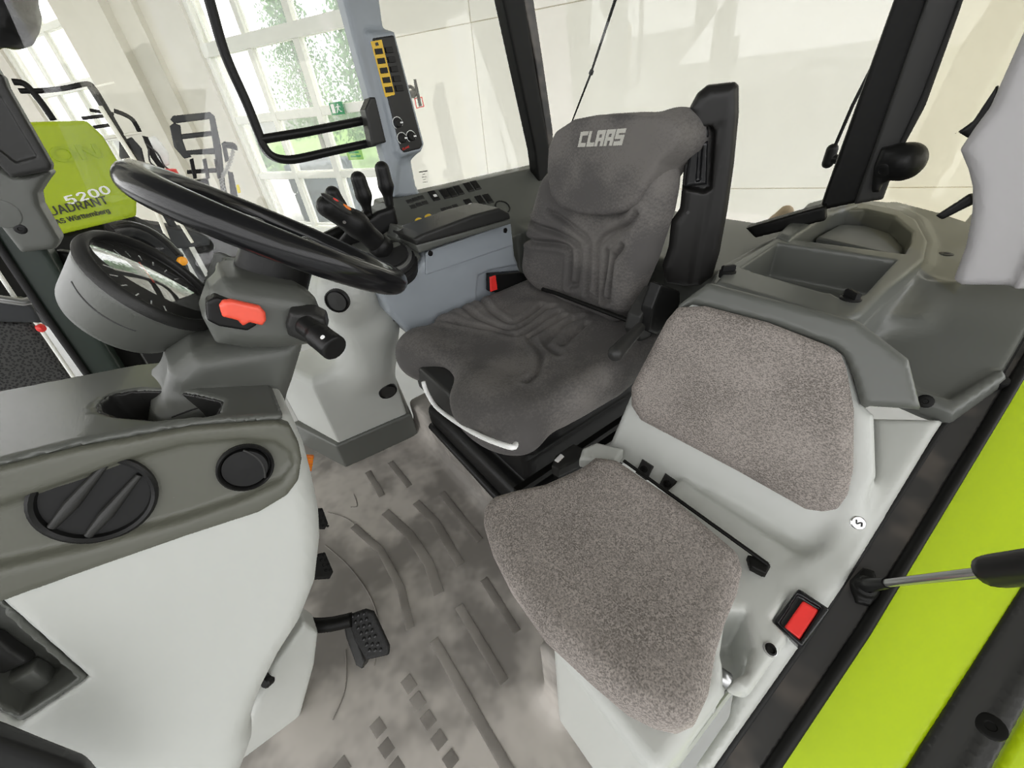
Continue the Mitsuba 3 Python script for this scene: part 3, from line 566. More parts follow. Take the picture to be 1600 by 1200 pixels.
gb = [[(830, 345), (862, 362), (890, 378), (900, 395), (897, 445)], [(815, 372), (845, 378), (878, 385), (887, 400), (885, 448)], [(862, 333), (895, 360), (913, 378), (915, 400), (913, 462)],
      [(1000, 335), (985, 352), (950, 365), (932, 380), (927, 400), (929, 468)], [(945, 395), (943, 445), (942, 470)], [(960, 400), (957, 468)], [(978, 385), (964, 400)], [(897, 445), (885, 448)], [(913, 462), (929, 470)], [(942, 470), (957, 468)]]
gb = [np.array(spline(bl(g), 4)) for g in gb]
def backgroove(P):
    a, b, c = PBK.loc(P); Q = np.stack([a, b, a*0], 1); d = np.min([polyline(Q, g) for g in gb], axis=0); w = np.clip((c + 0.05)/0.03, 0, 1)
    return w*(0.015*np.exp(-(d/0.0068)**2) - 0.004*np.exp(-((d - 0.017)/0.008)**2) + 0.014*np.exp(-((a/0.13)**2 + ((b - 0.2)/0.2)**2)))
back = back.warp(backgroove, 0.0)
sput(DS + '__backrest', back, 'driver_cloth', 0.0033)
# head section: smoother cover that wraps the top
PHD = Plane(PBK.pt(0, 0, 0.030), PBK.u, PBK.v)
hp = PHD.at([(867, 205), (895, 186), (930, 179), (975, 177), (1030, 183), (1060, 196), (1066, 214), (1052, 232), (1030, 255), (1008, 290), (992, 318), (975, 330), (945, 337), (905, 335), (875, 325), (859, 305), (854, 270), (856, 230)])
head = prism(PHD, rnd(hp, 0.02), -0.115, 0.004, 0.013).join(scap(PBK.pt(-0.10, 0.435, -0.04), PBK.pt(0.13, 0.44, -0.04), 0.045), 0.03)
tip = PBK.at([(1046, 208)])[0]; head = head.join(sell(PBK.pt(tip[0], tip[1], -0.03), (0.056, 0.045, 0.044)), 0.03)
sput(DS + '__head_section', head, 'driver_cloth', 0.004)
sput(DS + '__rear_shell', prism(PBK, bp*[0.86, 0.94] + [-0.01, 0.015], -0.115, -0.075, 0.02), 'dark_plastic', 0.006)
# stitched lettering on the head section
def conform(m, sd, pl, lift):
    v = m.vertices.copy(); _, _, c0 = pl.loc(v); v = v - c0[:, None]*pl.n + 0.06*pl.n
    for _ in range(60): v = v - np.clip(sd.f(v), -0.02, 0.02)[:, None]*pl.n*0.8
    m.vertices = v + (c0[:, None] + lift)*pl.n; return m
def claas(pl, sd, h, w, a, b):
    R = dict(C=[(0, 0, 2.6, 10), (0, 7.4, 8.6, 10), (0, 0, 8.2, 2.6)], L=[(0, 0, 2.8, 10), (0, 0, 8, 2.6)], A=[(0, 0, 2.8, 10), (5.6, 0, 8.6, 10), (0, 7.4, 8.6, 10), (0, 3.2, 8.6, 5.4)], S=[(0, 7.4, 8.6, 10), (0, 4, 2.8, 10), (0, 4, 8.6, 6.3), (5.8, 0, 8.6, 6.3), (0, 0, 8.6, 2.6)])
    ms = []; x = 0
    for ch in 'CLAAS':
        for (x0, y0, x1, y1) in R[ch]:
            g = []; nx, ny = max(2, int((x1 - x0)/1.3)), max(2, int((y1 - y0)/1.3))
            v = np.array([[x + X + 0.25*Y, Y, Z] for Z in (0, 1) for Y in np.linspace(y0, y1, ny + 1) for X in np.linspace(x0, x1, nx + 1)]); K = (nx + 1)*(ny + 1); f = []
            for j in range(ny):
                for i_ in range(nx):
                    q = j*(nx + 1) + i_; f += [[K + q, K + q + 1, K + q + nx + 2], [K + q, K + q + nx + 2, K + q + nx + 1]]
            for j in range(ny):
                for i_ in (0, nx): q = j*(nx + 1) + i_; p2 = q + nx + 1; f += [[q, p2, K + p2], [q, K + p2, K + q]] if i_ == 0 else [[q, K + p2, p2], [q, K + q, K + p2]]
            for i_ in range(nx):
                for j in (0, ny): q = j*(nx + 1) + i_; p2 = q + 1; f += [[q, K + p2, p2], [q, K + q, K + p2]] if j == 0 else [[q, p2, K + p2], [q, K + p2, K + q]]
            ms.append(trimesh.Trimesh(v, np.array(f), process=False))
        x += 9.6 if ch != 'L' else 8.8
    m = cat(ms); W = m.vertices[:, 0].max(); L = m.vertices*[w/W, h/10, 0.0012]
    m.vertices = pl.pt(0, 0) + L[:, :1]*a + L[:, 1:2]*b + L[:, 2:]*pl.n; return conform(m, sd, pl, 0.0)
ends = PHD.at([(905, 230), (978, 227), (908, 212)]); ea = ends[1] - ends[0]; eb = np.array([-ea[1], ea[0]]); eb = eb/np.linalg.norm(eb); wl = np.linalg.norm(ea); ea = ea/wl
PT2 = Plane(PHD.pt(ends[0][0], ends[0][1]), PBK.u, PBK.v)
put(DS + '__head_section__lettering', claas(PT2, head, 0.030, wl, PBK.u*ea[0] + PBK.v*ea[1], PBK.u*eb[0] + PBK.v*eb[1]), 'logo_grey', False)
tag(DS + '__head_section__lettering', 'light grey block lettering reading CLAAS')
# black pan, front panel, white release bar under the cushion
sput(DS + '__seat_pan', sbox((0.58, 0.76, 0.365), (0.22, 0.25, 0.030), 0.02), 'black_plastic', 0.006)
sput(DS + '__front_panel', sbox((0.325, 0.80, 0.395), (0.03, 0.13, 0.045), 0.01), 'dark_plastic', 0.004)
wb = [S(661, 596, 'x', 0.272), S(668, 615, 'x', 0.268), S(686, 640, 'x', 0.268), S(740, 676, 'x', 0.268), S(795, 698, 'x', 0.272), S(806, 694, 'x', 0.29)]
put(DS + '__release_bar', tube(spline(wb, 5), 0.0055, 10), 'white')
# suspension base: stacked black housings
base = sbox((0.60, 0.78, 0.155), (0.265, 0.27, 0.045), 0.03).join(sbox((0.61, 0.77, 0.255), (0.235, 0.225, 0.06), 0.03), 0.01).join(sbox((0.60, 0.77, 0.32), (0.24, 0.235, 0.02), 0.012), 0.005)
base = base.cut(sbox((0.5, 0.50, 0.215), (0.3, 0.06, 0.006), 0.003), 0.006)
sput(DS + '__suspension_base', base, 'black_plastic', 0.006)
for i, (x, y, a, b) in enumerate([(0.50, 0.485, 0.30, 0.026), (0.62, 0.49, 0.25, 0.02)]):
    put(DS + '__slide_rail' + (f'_{i:03d}' if i else ''), box([x - 0.2, y - 0.004, a - 0.008], [x + 0.24, y + 0.012, a + 0.008]), 'black_metal', False)
put(DS + '__base_rim', tube(spline([(0.80, 0.515, 0.115), (0.45, 0.51, 0.115), (0.365, 0.53, 0.115), (0.335, 0.58, 0.118), (0.333, 0.8, 0.12), (0.333, 1.02, 0.122)], 5), 0.014, 10), 'black_plastic')
# recliner housing and lever, left side
rec = pxprism(PL('y', 0.505), [(1022, 440), (1052, 452), (1052, 470), (1040, 500), (1016, 520), (1002, 514), (1008, 478)], -0.012, 0.02, 0.006)
sput(DS + '__recliner_cover', rec, 'black_plastic', 0.004)
sput(DS + '__recliner_side', pxprism(PL('y', 0.525), [(990, 492), (1003, 470), (1018, 448), (1024, 456), (1012, 490), (1008, 528), (990, 530), (984, 515)], -0.02, 0.02, 0.008), 'dark_plastic', 0.004)
la, lb2 = S(1000, 512, 'y', 0.47), S(962, 552, 'y', 0.45)
sput(DS + '__recliner_lever', scap(la, lb2, 0.011, 0.016), 'dark_plastic', 0.003)
# seat-belt buckle, right rear of the cushion
pb = PL('y', 1.035); sput(DS + '__belt_buckle', pxprism(pb, [(764, 428), (812, 424), (850, 450), (840, 462), (764, 455)], -0.02, 0.012, 0.006), 'black_plastic', 0.004)
sput(DS + '__belt_buckle__red_button', pxprism(PL('y', 1.018), [(765, 433), (774, 430), (777, 452), (766, 456)], -0.004, 0.004, 0.003), 'red', 0.0025)
put(DS + '__hinge_bracket', tube([S(848, 452, 'x', 0.73), S(868, 458, 'x', 0.725), S(985, 502, 'x', 0.725)], 0.006, 8), 'black_metal')
# folded-up left armrest
PAR = Plane([0.86, 0.49, 0.75], [0.55, -0.84, 0], [0, 0, 1])
arm = pxprism(PAR, [(1075, 196), (1078, 168), (1090, 146), (1106, 133), (1150, 128), (1156, 134), (1156, 180), (1148, 260), (1138, 330), (1125, 400), (1114, 436), (1095, 450), (1070, 452), (1040, 446), (1034, 420), (1044, 390), (1048, 350), (1062, 330), (1066, 290)], -0.05, 0.0, 0.022, 0.006)
arm = arm.cut(pxprism(PAR, [(1074, 202), (1112, 196), (1118, 206), (1112, 296), (1100, 302), (1066, 296)], -0.03, 0.02, 0.006), 0.004)
arm = arm.cut(scap(PAR.pt(*PAR.at([(1124, 200)])[0], 0.004), PAR.pt(*PAR.at([(1082, 440)])[0], 0.004), 0.004), 0.012)
kA = DS + '__armrest'; sput(kA, arm, 'arm_black', 0.004)
PA2 = Plane(PAR.pt(0, 0, -0.012), PAR.u, PAR.v)
sput(kA + '__handle', pxprism(PA2, [(1079, 224), (1106, 220), (1104, 288), (1070, 292)], -0.016, 0.006, 0.006).cut(pxprism(PA2, [(1091, 228), (1098, 227), (1094, 282), (1087, 283)], 0.0, 0.02, 0.003), 0.002), 'gloss_black', 0.0025)
sput(kA + '__end_plate', pxprism(PA2, [(1080, 202), (1106, 198), (1108, 214), (1079, 218)], -0.016, 0.006, 0.004), 'black_plastic', 0.003)
for i, q in enumerate([(1075, 332), (1083, 206), (1097, 204)]): put(kA + '__screw_hole' + (f'_{i:03d}' if i else ''), lathe(on(arm, *q), [(0.0035, -0.003), (0.0035, 0.0006), (0.0001, 0.0006)], 12), 'ink', False)

# ------------------------------------------------------------------ instructor seat and its white box
IS = thing('passenger_seat', 'small fold-down seat with brownish grey cloth cushion and backrest pad on a white box', 'seat')
PI = PL('z', 0.40)
ic = PI.at([(930, 710), (965, 716), (1060, 778), (1152, 858), (1163, 882), (1158, 915), (1140, 958), (1124, 1010), (1113, 1075), (1093, 1118), (1066, 1130), (1030, 1122), (985, 1100), (925, 1050), (850, 982), (795, 905), (766, 848), (753, 805), (755, 783), (770, 768), (800, 759), (850, 748), (900, 726)])
icush = prism(PI, rnd(ic, 0.006), -0.065, 0.0, 0.026)
icush = icush.warp(lambda P: np.clip((P[:, 2] - 0.37)/0.02, 0, 1)*(0.011*np.exp(-(((P[:, 0] - 0.33)/0.09)**2 + ((P[:, 1] - 0.22)/0.11)**2)) - 0.006*np.exp(-((P[:, 0] - 0.45)/0.03)**2)), 0.008)
sput(IS + '__cushion', icush, 'passenger_cloth', 0.0035)
# backrest pad plane: through three measured points
b0, b1, b2 = S(990, 650, 'z', 0.43), S(1290, 800, 'z', 0.425), S(1065, 478, 'z', 0.635)
PBP = Plane(b0, b1 - b0, b2 - b0)
if PBP.n @ (EYE - b0) < 0: PBP = Plane(b1, b0 - b1, b2 - b0)
ib = PBP.at([(1058, 479), (1100, 477), (1200, 503), (1290, 538), (1313, 552), (1322, 575), (1334, 640), (1333, 735), (1324, 775), (1308, 797), (1285, 801), (1258, 797), (1150, 736), (1000, 657), (985, 634), (985, 605), (1003, 570), (1040, 500)])
ipad = prism(PBP, rnd(ib, 0.006), -0.035, 0.012, 0.022)
sput(IS + '__backrest', ipad, 'passenger_cloth', 0.0035)

# the seat's white surround and box
PSH = Plane(PBP.o - PBP.n*0.03, PBP.u, PBP.v)
sh = pxprism(PSH, [(1042, 510), (1075, 468), (1320, 545), (1345, 632), (1365, 650), (1368, 745), (1345, 800), (1290, 862), (1208, 905), (1140, 850), (1000, 735), (925, 705), (955, 690), (985, 620)], -0.035, 0.008, 0.012)
# rim along the door opening: plane through the sill line
SL0, SL1 = np.array([0.22, 0.0, 0.245]), np.array([0.90, 0.0, 0.525]); SU = (SL1 - SL0)/np.linalg.norm(SL1 - SL0)
PSL = Plane(SL0, SU, [0, 1, 0])             # u up the sill, v into the cab, n up
rim_px = [(1478, 652), (1462, 676), (1320, 912), (1288, 958), (1252, 1006), (1105, 1215), (1085, 1200), (1140, 1120), (1152, 1060), (1150, 985), (1168, 930), (1215, 900), (1290, 850), (1340, 795), (1362, 735), (1362, 650)]
rim = pxprism(PSL, rim_px, -0.045, 0.0, 0.014, 0.003)
inner = sbox((0.36, 0.115, 0.18), (0.21, 0.095, 0.17), 0.02)                    # box under the cushion
inner = inner.join(sbox((0.42, 0.13, 0.345), (0.12, 0.13, 0.018), 0.012), 0.02)
hump = pxprism(PL('z', 0.335), [(1140, 940), (1168, 925), (1215, 945), (1210, 975), (1168, 985), (1140, 970)], -0.06, 0.0, 0.014)
shell = sh.join(rim, 0.035).join(inner, 0.02).join(hump, 0.012)
shell = shell.cut(pxprism(PL('z', 0.30), [(1122, 985), (1150, 985), (1160, 1040), (1150, 1075), (1122, 1090), (1112, 1050)], -0.05, 0.12, 0.012), 0.012)
BK = Plane(hit(shell, 1252, 966)[0], PSL.u, PSL.v); BK = Plane(BK.pt(0, 0, 0.003), PSL.u, PSL.v)
shell = shell.cut(pxprism(BK, [(1244, 914), (1302, 952), (1252, 1020), (1204, 972)], -0.008, 0.06, 0.002), 0.008)
sput(IS + '__box', shell, 'white_plastic', 0.005)
sput(IS + '__box__upper_corner', pxprism(PL('z', 0.37), [(910, 700), (932, 690), (975, 700), (962, 722), (905, 716)], -0.03, 0.0, 0.006), 'white_plastic', 0.004)
put(IS + '__box__latch_pin', tube([S(1090, 1030, 'z', 0.30), S(1122, 1052, 'z', 0.30), S(1136, 1064, 'z', 0.295)], [0.010, 0.010, 0.012], 12), 'steel')
put(IS + '__cushion__support_leg', tube([S(1108, 1060, 'z', 0.33), S(1106, 1105, 'z', 0.24)], 0.011, 12), 'white')
# hinge rod and brackets
ha, hb = S(975, 720, 'z', 0.392), S(1200, 882, 'z', 0.386)
put(IS + '__hinge_rod', tube([ha, hb], 0.0032, 10), 'black_metal')
for i, q in enumerate([(1008, 733), (1044, 756)]):
    hp_, hn_ = hit(shell, *q); pl = Plane(hp_ + hn_*0.001, hb - ha, np.cross(hn_, hb - ha)); s = f'_{i:03d}' if i else ''
    put(IS + '__hinge_bracket' + s, lbox(pl, -0.0135, 0.0135, -0.018, 0.016, -0.006, 0.005, 0.002), 'dark_plastic', False)
    put(IS + '__hinge_bracket' + s + '__bolt', lathe(Plane(pl.pt(0, 0, 0.004), pl.u, pl.v), [(0.008, 0), (0.008, 0.003), (0.005, 0.004), (0.004, 0.002), (0.0001, 0.002)], 16), 'black_metal', 35)
sput(IS + '__hinge_end', pxprism(PL('z', 0.385), [(1168, 866), (1180, 868), (1206, 882), (1198, 896), (1185, 890), (1174, 884)], -0.015, 0.0, 0.003), 'black_metal', 0.003)
# dark latch beside the cushion, rear left
sput(IS + '__side_latch', pxprism(PL('z', 0.33), [(868, 716), (896, 697), (912, 705), (905, 722), (872, 738), (862, 732)], -0.02, 0.01, 0.005), 'dark_plastic', 0.003)
sput(IS + '__side_latch__clip', pxprism(PL('z', 0.335), [(866, 722), (876, 712), (882, 716), (872, 726)], -0.004, 0.008, 0.002), 'white', 0.002)
# buckle, button and bolts set into the rim
def PRM(x, y): return Plane(hit(shell, x, y)[0], PSL.u, PSL.v)
f = pxprism(BK, [(1247, 920), (1297, 953), (1252, 1014), (1209, 972)], -0.02, 0.007, 0.005, 0.004)
f = f.cut(pxprism(BK, [(1246, 930), (1282, 951), (1250, 1003), (1217, 974)], 0.001, 0.02, 0.002), 0.001)
sput(IS + '__belt_buckle', f, 'gloss_black', 0.0022)
sput(IS + '__belt_buckle__red_button', pxprism(BK, [(1254, 939), (1279, 954), (1249, 1000), (1224, 982)], -0.006, 0.0045, 0.002), 'red', 0.002)
def rimdisc(key, q, prof, m, n=24):
    return put(key, lathe(on(shell, *q), prof, n), m, 30)
rimdisc(IS + '__badge', (1340, 817), [(0.0105, -0.002), (0.0105, 0.0015), (0.009, 0.003), (0.0001, 0.003)], 'chrome')
pb = on(shell, 1340, 817); pb = Plane(pb.pt(0, 0, 0.003), pb.u, pb.v)
put(IS + '__badge__emblem', tube(spline([pb.pt(*q, 0.0004) for q in [(0.003, -0.005), (0.004, 0.001), (0.0, 0.0), (-0.003, -0.001), (-0.003, 0.005)]], 4), 0.0011, 6), 'ink')
rimdisc(IS + '__bolt', (1203, 1015), [(0.0075, -0.002), (0.0075, 0.003), (0.0055, 0.004), (0.004, 0.001), (0.0001, 0.001)], 'black_metal')
rimdisc(IS + '__bolt__ring', (1203, 1015), [(0.0088, -0.002), (0.0088, 0.0018), (0.0075, 0.0022), (0.0075, -0.002)], 'steel')

# ------------------------------------------------------------------ rear storage moulding and tray
RC = thing('rear_console', 'dark grey moulded storage console with an open two-part tray behind the small seat', 'storage console')
ZT = 0.655; PTZ = PL('z', ZT)
rimo = [(1118, 440), (1138, 414), (1210, 372), (1310, 323), (1345, 317), (1398, 323), (1434, 342), (1452, 374), (1446, 402), (1390, 448), (1350, 488), (1328, 498), (1305, 496), (1235, 474), (1160, 452)]
tray = pxprism(PTZ, rimo, -0.115, 0.0, 0.010, 0.004)
tray = tray.cut(pxprism(PTZ, [(1158, 418), (1216, 379), (1400, 406), (1352, 458), (1322, 468), (1308, 462), (1283, 445), (1178, 423)], -0.085, 0.05, 0.010, 0.003), 0.008)
tray = tray.cut(pxprism(PTZ, [(1229, 372), (1312, 327), (1352, 326), (1398, 337), (1426, 362), (1424, 378), (1414, 396)], -0.085, 0.05, 0.010, 0.003), 0.008)
tray = tray.cut(pxprism(PTZ, [(1178, 424), (1190, 418), (1300, 440), (1290, 456)], -0.02, 0.05, 0.005), 0.01)
step = pxprism(PL('z', ZT - 0.035), [(1276, 370), (1312, 350), (1352, 352), (1392, 364), (1412, 386), (1408, 400)], -0.06, 0.0, 0.006)
mold = pxprism(PL('z', ZT - 0.034), [(1100, 452), (1128, 412), (1215, 365), (1310, 318), (1350, 312), (1405, 318), (1445, 338), (1462, 376), (1455, 410), (1395, 460), (1352, 505), (1325, 512), (1235, 490), (1130, 462)], -0.16, 0.0, 0.012, 0.004)
PGB = Plane(PBP.o - PBP.n*0.012, PBP.u, PBP.v)
band = pxprism(PGB, [(1038, 518), (1060, 474), (1105, 440), (1340, 500), (1420, 560), (1440, 640), (1345, 634), (1333, 590), (1318, 556), (1300, 541), (1200, 505), (1080, 474), (1064, 484), (1044, 520)], -0.05, 0.002, 0.012)
side = pxprism(PSL, [(1345, 632), (1385, 615), (1445, 640), (1485, 652), (1562, 596), (1640, 460), (1640, 430), (1480, 436), (1440, 430), (1400, 480), (1350, 540)], -0.03, -0.006, 0.010, 0.004)
ped = pxprism(PL('z', 0.575), [(1345, 500), (1450, 410), (1475, 385), (1520, 330), (1600, 300), (1640, 300), (1640, 430), (1485, 442), (1470, 470), (1440, 500)], -0.04, 0.0, 0.012, 0.004)
lip = pxprism(PSL, [(1380, 605), (1440, 632), (1485, 652), (1570, 592), (1562, 580), (1480, 628), (1430, 610), (1395, 590)], -0.02, 0.012, 0.010, 0.003)
back_sh = pxprism(PL('z', 0.612), [(1330, 320), (1400, 314), (1470, 332), (1530, 352), (1600, 345), (1640, 420), (1490, 447), (1430, 425), (1455, 380), (1430, 345)], -0.07, 0.0, 0.008)
body = mold.join(band, 0.035).join(side, 0.03).join(ped, 0.04).join(lip, 0.02).join(back_sh, 0.02)
cavity = pxprism(PTZ, [(1150, 424), (1214, 377), (1312, 323), (1352, 322), (1402, 334), (1430, 360), (1418, 398), (1354, 466), (1310, 476)], -0.09, 0.05, 0.006)
body = body.cut(cavity, 0.004)
sput(RC + '__moulding', body, 'grey_plastic', 0.006)
sput(RC + '__tray', tray | step, 'grey_plastic', 0.004)
def knob(q, key, rot):
    a, b = PTZ.at([q])[0]; pl = Plane(PTZ.pt(a, b, 0.0), [math.cos(rot), math.sin(rot), 0], [-math.sin(rot), math.cos(rot), 0])
    put(key, cat([lathe(pl, [(0.016, -0.01), (0.016, 0.002), (0.013, 0.004), (0.0001, 0.004)], 24), lbox(pl, -0.013, 0.013, -0.0045, 0.0045, 0.003, 0.015, 0.002)]), 'black_plastic', 30)
knob((1137, 425), RC + '__turn_knob', -0.6); knob((1329, 467), RC + '__turn_knob_001', 1.0); knob((1326, 321), RC + '__turn_knob_002', 0.4)
screw(RC + '__screw', on(body, 1478, 397), 0.011, 'black_metal'); screw(RC + '__screw_001', on(body, 1446, 627), 0.009, 'black_metal')
# low ledge across the rear of the cab
RL = thing('rear_ledge', 'grey ledge below the rear window behind the folded armrest', 'ledge')
led = prism(PL('z', 0.60), [(0.93, 0.42), (1.40, 0.50), (1.40, 1.34), (1.0, 1.34), (0.93, 1.2)], -0.25, 0.0, 0.03)
led = led.join(pxprism(PL('z', 0.665), [(1262, 316), (1300, 306), (1345, 316), (1300, 330), (1235, 372), (1215, 364)], -0.1, 0.0, 0.012), 0.02)
sput(RL, led, 'grey_plastic', 0.007)

# ------------------------------------------------------------------ door sill, fender, gas strut
SI = thing('door_sill', 'black metal door sill slanting up along the white box and beside the green fender', 'door sill')
sil = pxprism(PSL, [(1105, 1215), (1250, 1006), (1478, 652), (1556, 592), (1640, 446), (1640, 500), (1562, 626), (1345, 985), (1188, 1215)], -0.040, -0.014, 0.004)
sput(SI + '__plate', sil, 'sill_metal', 0.005)
PSD = Plane(PSL.pt(0, 0, -0.012), PSL.u, PSL.v)
put(SI + '__lip', tube([PSD.pt(*q) for q in PSD.at([(1198, 1212), (1350, 985), (1567, 628), (1640, 505)])], 0.008, 12), 'black_metal')
put(SI + '__seal', tube([PSD.pt(*q, -0.004) for q in PSD.at([(1110, 1215), (1254, 1010), (1478, 662), (1556, 600), (1640, 455)])], 0.004, 10), 'rubber')
put(SI + '__seal__clip', lathe(Plane(PSD.pt(*PSD.at([(1560, 600)])[0]), PSD.u, PSD.v), [(0.012, 0), (0.01, 0.012), (0.0001, 0.013)], 12), 'black_plastic', 30)
FE = thing('rear_fender', 'bright lime green rear fender with a black rubber flare, outside the door sill', 'fender')
PFE = Plane(SL0 - np.array([0, 0, 0.10]), SU, [0, 1, 0])
fe = pxprism(PFE, [(960, 1480), (1340, 985), (1640, 490), (1760, 300), (1900, 420), (1640, 880), (1400, 1240), (1230, 1500)], -0.03, 0.0, 0.012)
sput(FE + '__skin', fe, 'lime', 0.007)
PF2 = Plane(SL0 - np.array([0, 0, 0.095]), SU, [0, 1, 0])
fl = pxprism(PF2, [(1640, 850), (1800, 600), (1860, 680), (1640, 1040), (1530, 1240), (1380, 1500), (1225, 1500), (1395, 1240), (1440, 1165)], -0.03, 0.0, 0.005)
fl = fl.join(scap(PF2.pt(*PF2.at([(1665, 950)])[0], -0.002), PF2.pt(*PF2.at([(1475, 1260)])[0], -0.002), 0.005), 0.004)
sput(FE + '__flare', fl, 'dark_plastic', 0.006); screw(FE + '__flare__bolt', on(fl, 1548, 1135), 0.012, 'black_metal')
PF3 = Plane(SL0 - np.array([0, 0, 0.14]), SU, [0, 1, 0])
sput(FE + '__outer_skin', pxprism(PF3, [(1860, 680), (1640, 1044), (1530, 1240), (1376, 1500), (1560, 1600), (1900, 1400), (2000, 900)], -0.03, 0.0, 0.01), 'lime', 0.008)
GS = thing('gas_strut', 'black gas strut reaching from the ball joint on the sill to the open door', 'gas strut')
g0 = PSL.pt(*PSL.at([(1352, 916)])[0], 0.005); g1 = S(1600, 886, 'z', 0.36) + np.array([0.03, 0, 0]); g1 = EYE + sight(1640, 882)*0.62/np.linalg.norm(sight(1640, 882))
gm = EYE + sight(1546, 893)*0.62/np.linalg.norm(sight(1546, 893)); dirn = (gm - g0)/np.linalg.norm(gm - g0); g2 = gm + dirn*0.25
put(GS + '__rod', tube([g0 + dirn*0.02, gm], 0.0050, 12), 'steel')
put(GS + '__socket', tube([g0, g0 + dirn*0.02, g0 + dirn*0.055], [0.010, 0.0085, 0.0065], 12), 'black_plastic')
put(GS + '__cylinder', tube([gm - dirn*0.004, gm, gm + dirn*0.01, g2], [0.009, 0.0135, 0.0145, 0.0145], 16), 'black_plastic')
bj = scyl(PSL.pt(*PSL.at([(1352, 922)])[0], -0.02), PSL.pt(*PSL.at([(1352, 916)])[0], 0.003), 0.014, 0.003).join(sell(PSL.pt(*PSL.at([(1354, 914)])[0], 0.006), (0.011, 0.011, 0.011)), 0.004)
bj = bj.join(pxprism(PSL, [(1330, 905), (1350, 885), (1368, 890), (1378, 925), (1362, 945), (1340, 940)], -0.018, -0.004, 0.004), 0.004)
sput(GS + '__ball_joint', bj, 'black_metal', 0.003)

# ------------------------------------------------------------------ front console
FC = thing('front_console', 'large white moulded front console with a dark vent band and grey top at the left', 'console')
_t = math.radians(12); PCON = plane_n([0, 0.5, 0.75], [0, -math.cos(_t), math.sin(_t)])
edge = [(456, 654), (466, 672), (480, 706), (491, 750), (503, 808), (505, 850), (497, 920), (472, 982), (440, 1032), (413, 1085), (397, 1128), (392, 1150), (396, 1170)]
cons = pxprism(PCON, [(-420, 829), (0, 724), (120, 694), (300, 662), (440, 652)] + edge + [(380, 1215), (330, 1290), (60, 1400), (-420, 1500)], -0.36, 0.0, 0.030, 0.006)
cons_solid = cons
cons = cons.cut(pxprism(PCON, [(-80, 876), (0, 943), (136, 1063), (32, 1133), (-80, 1066)], -0.055, 0.05, 0.004), 0.010)
cupo = rnd(PL('z', 0.74).at([(148, 626), (160, 603), (196, 590), (262, 588), (330, 600), (330, 640), (250, 660), (186, 656), (156, 644)]), 0.01)
cupg = np.array(Polygon(cupo).buffer(0.003).exterior.coords)[:-1]
cons = cons.cut(prism(PL('z', 0.74), cupg, -0.17, 0.2, 0.003))
foot = pxprism(PL('y', 0.54), [(476, 975), (498, 990), (492, 1040), (470, 1120), (464, 1142), (436, 1200), (380, 1290), (330, 1290), (380, 1150), (430, 1040)], -0.05, 0.0, 0.008, 0.003)
cons = cons.cut(pxprism(PCON, [(-420, 856), (0, 752), (120, 718), (300, 684), (420, 676), (446, 684), (458, 706), (462, 725), (446, 752), (400, 780), (295, 815), (150, 862), (0, 908), (-420, 1050)], -0.013, 0.05, 0.004, 0.004))
sput(FC + '__body', cons, 'white_plastic', 0.006)
sput(FC + '__kick_panel', foot, 'white_plastic', 0.005)
put(FC + '__kick_panel__knob', lathe(on(foot, 419, 1062), [(0.011, -0.004), (0.011, 0.007), (0.008, 0.010), (0.0001, 0.010)], 20), 'black_plastic', 30)
screw(FC + '__kick_panel__screw', on(foot, 460, 1138), 0.005)
band = pxprism(PCON, [(-420, 833), (0, 728), (120, 698), (300, 665), (430, 656), (452, 663), (466, 690), (471, 715), (466, 748), (448, 772), (405, 798), (300, 832), (150, 884), (0, 938), (-420, 1090)], -0.02, 0.007, 0.006, 0.004)
band = band.cut(pxprism(PCON, [(-420, 900), (0, 790), (120, 748), (200, 718), (290, 694), (380, 686), (430, 690), (452, 706), (457, 725), (440, 748), (390, 772), (290, 806), (150, 846), (0, 880), (-420, 985)], -0.005, 0.05, 0.006, 0.006), 0.012)
sput(FC + '__vent_band', band, 'olive_plastic', 0.0045)
topc = pxprism(PCON, [(-420, 840), (0, 732), (120, 701), (300, 668), (440, 658), (444, 652), (440, 646), (300, 655), (120, 687), (0, 717), (-420, 822)], -0.36, 0.004, 0.012, 0.002)
topc = topc.cut(prism(PL('z', 0.74), cupo, -0.16, 0.2, 0.01), 0.008)
sput(FC + '__top_cover', topc, 'grey_plastic', 0.005)
cupi = np.array(Polygon(cupo).buffer(-0.0015).exterior.coords)[:-1]
_cup = prism(PL('z', 0.74), cupg, -0.17, 0.10, 0.003).cut(prism(PL('z', 0.74), cupi, -0.15, 0.2, 0.004))
sput(FC + '__cup_recess', Sd(lambda P: np.maximum(_cup.f(P), cons_solid.f(P) - 0.002), _cup.lo, _cup.hi), 'dark_plastic', 0.0035)
PV = Plane(PCON.pt(0, 0, -0.003), PCON.u, PCON.v)
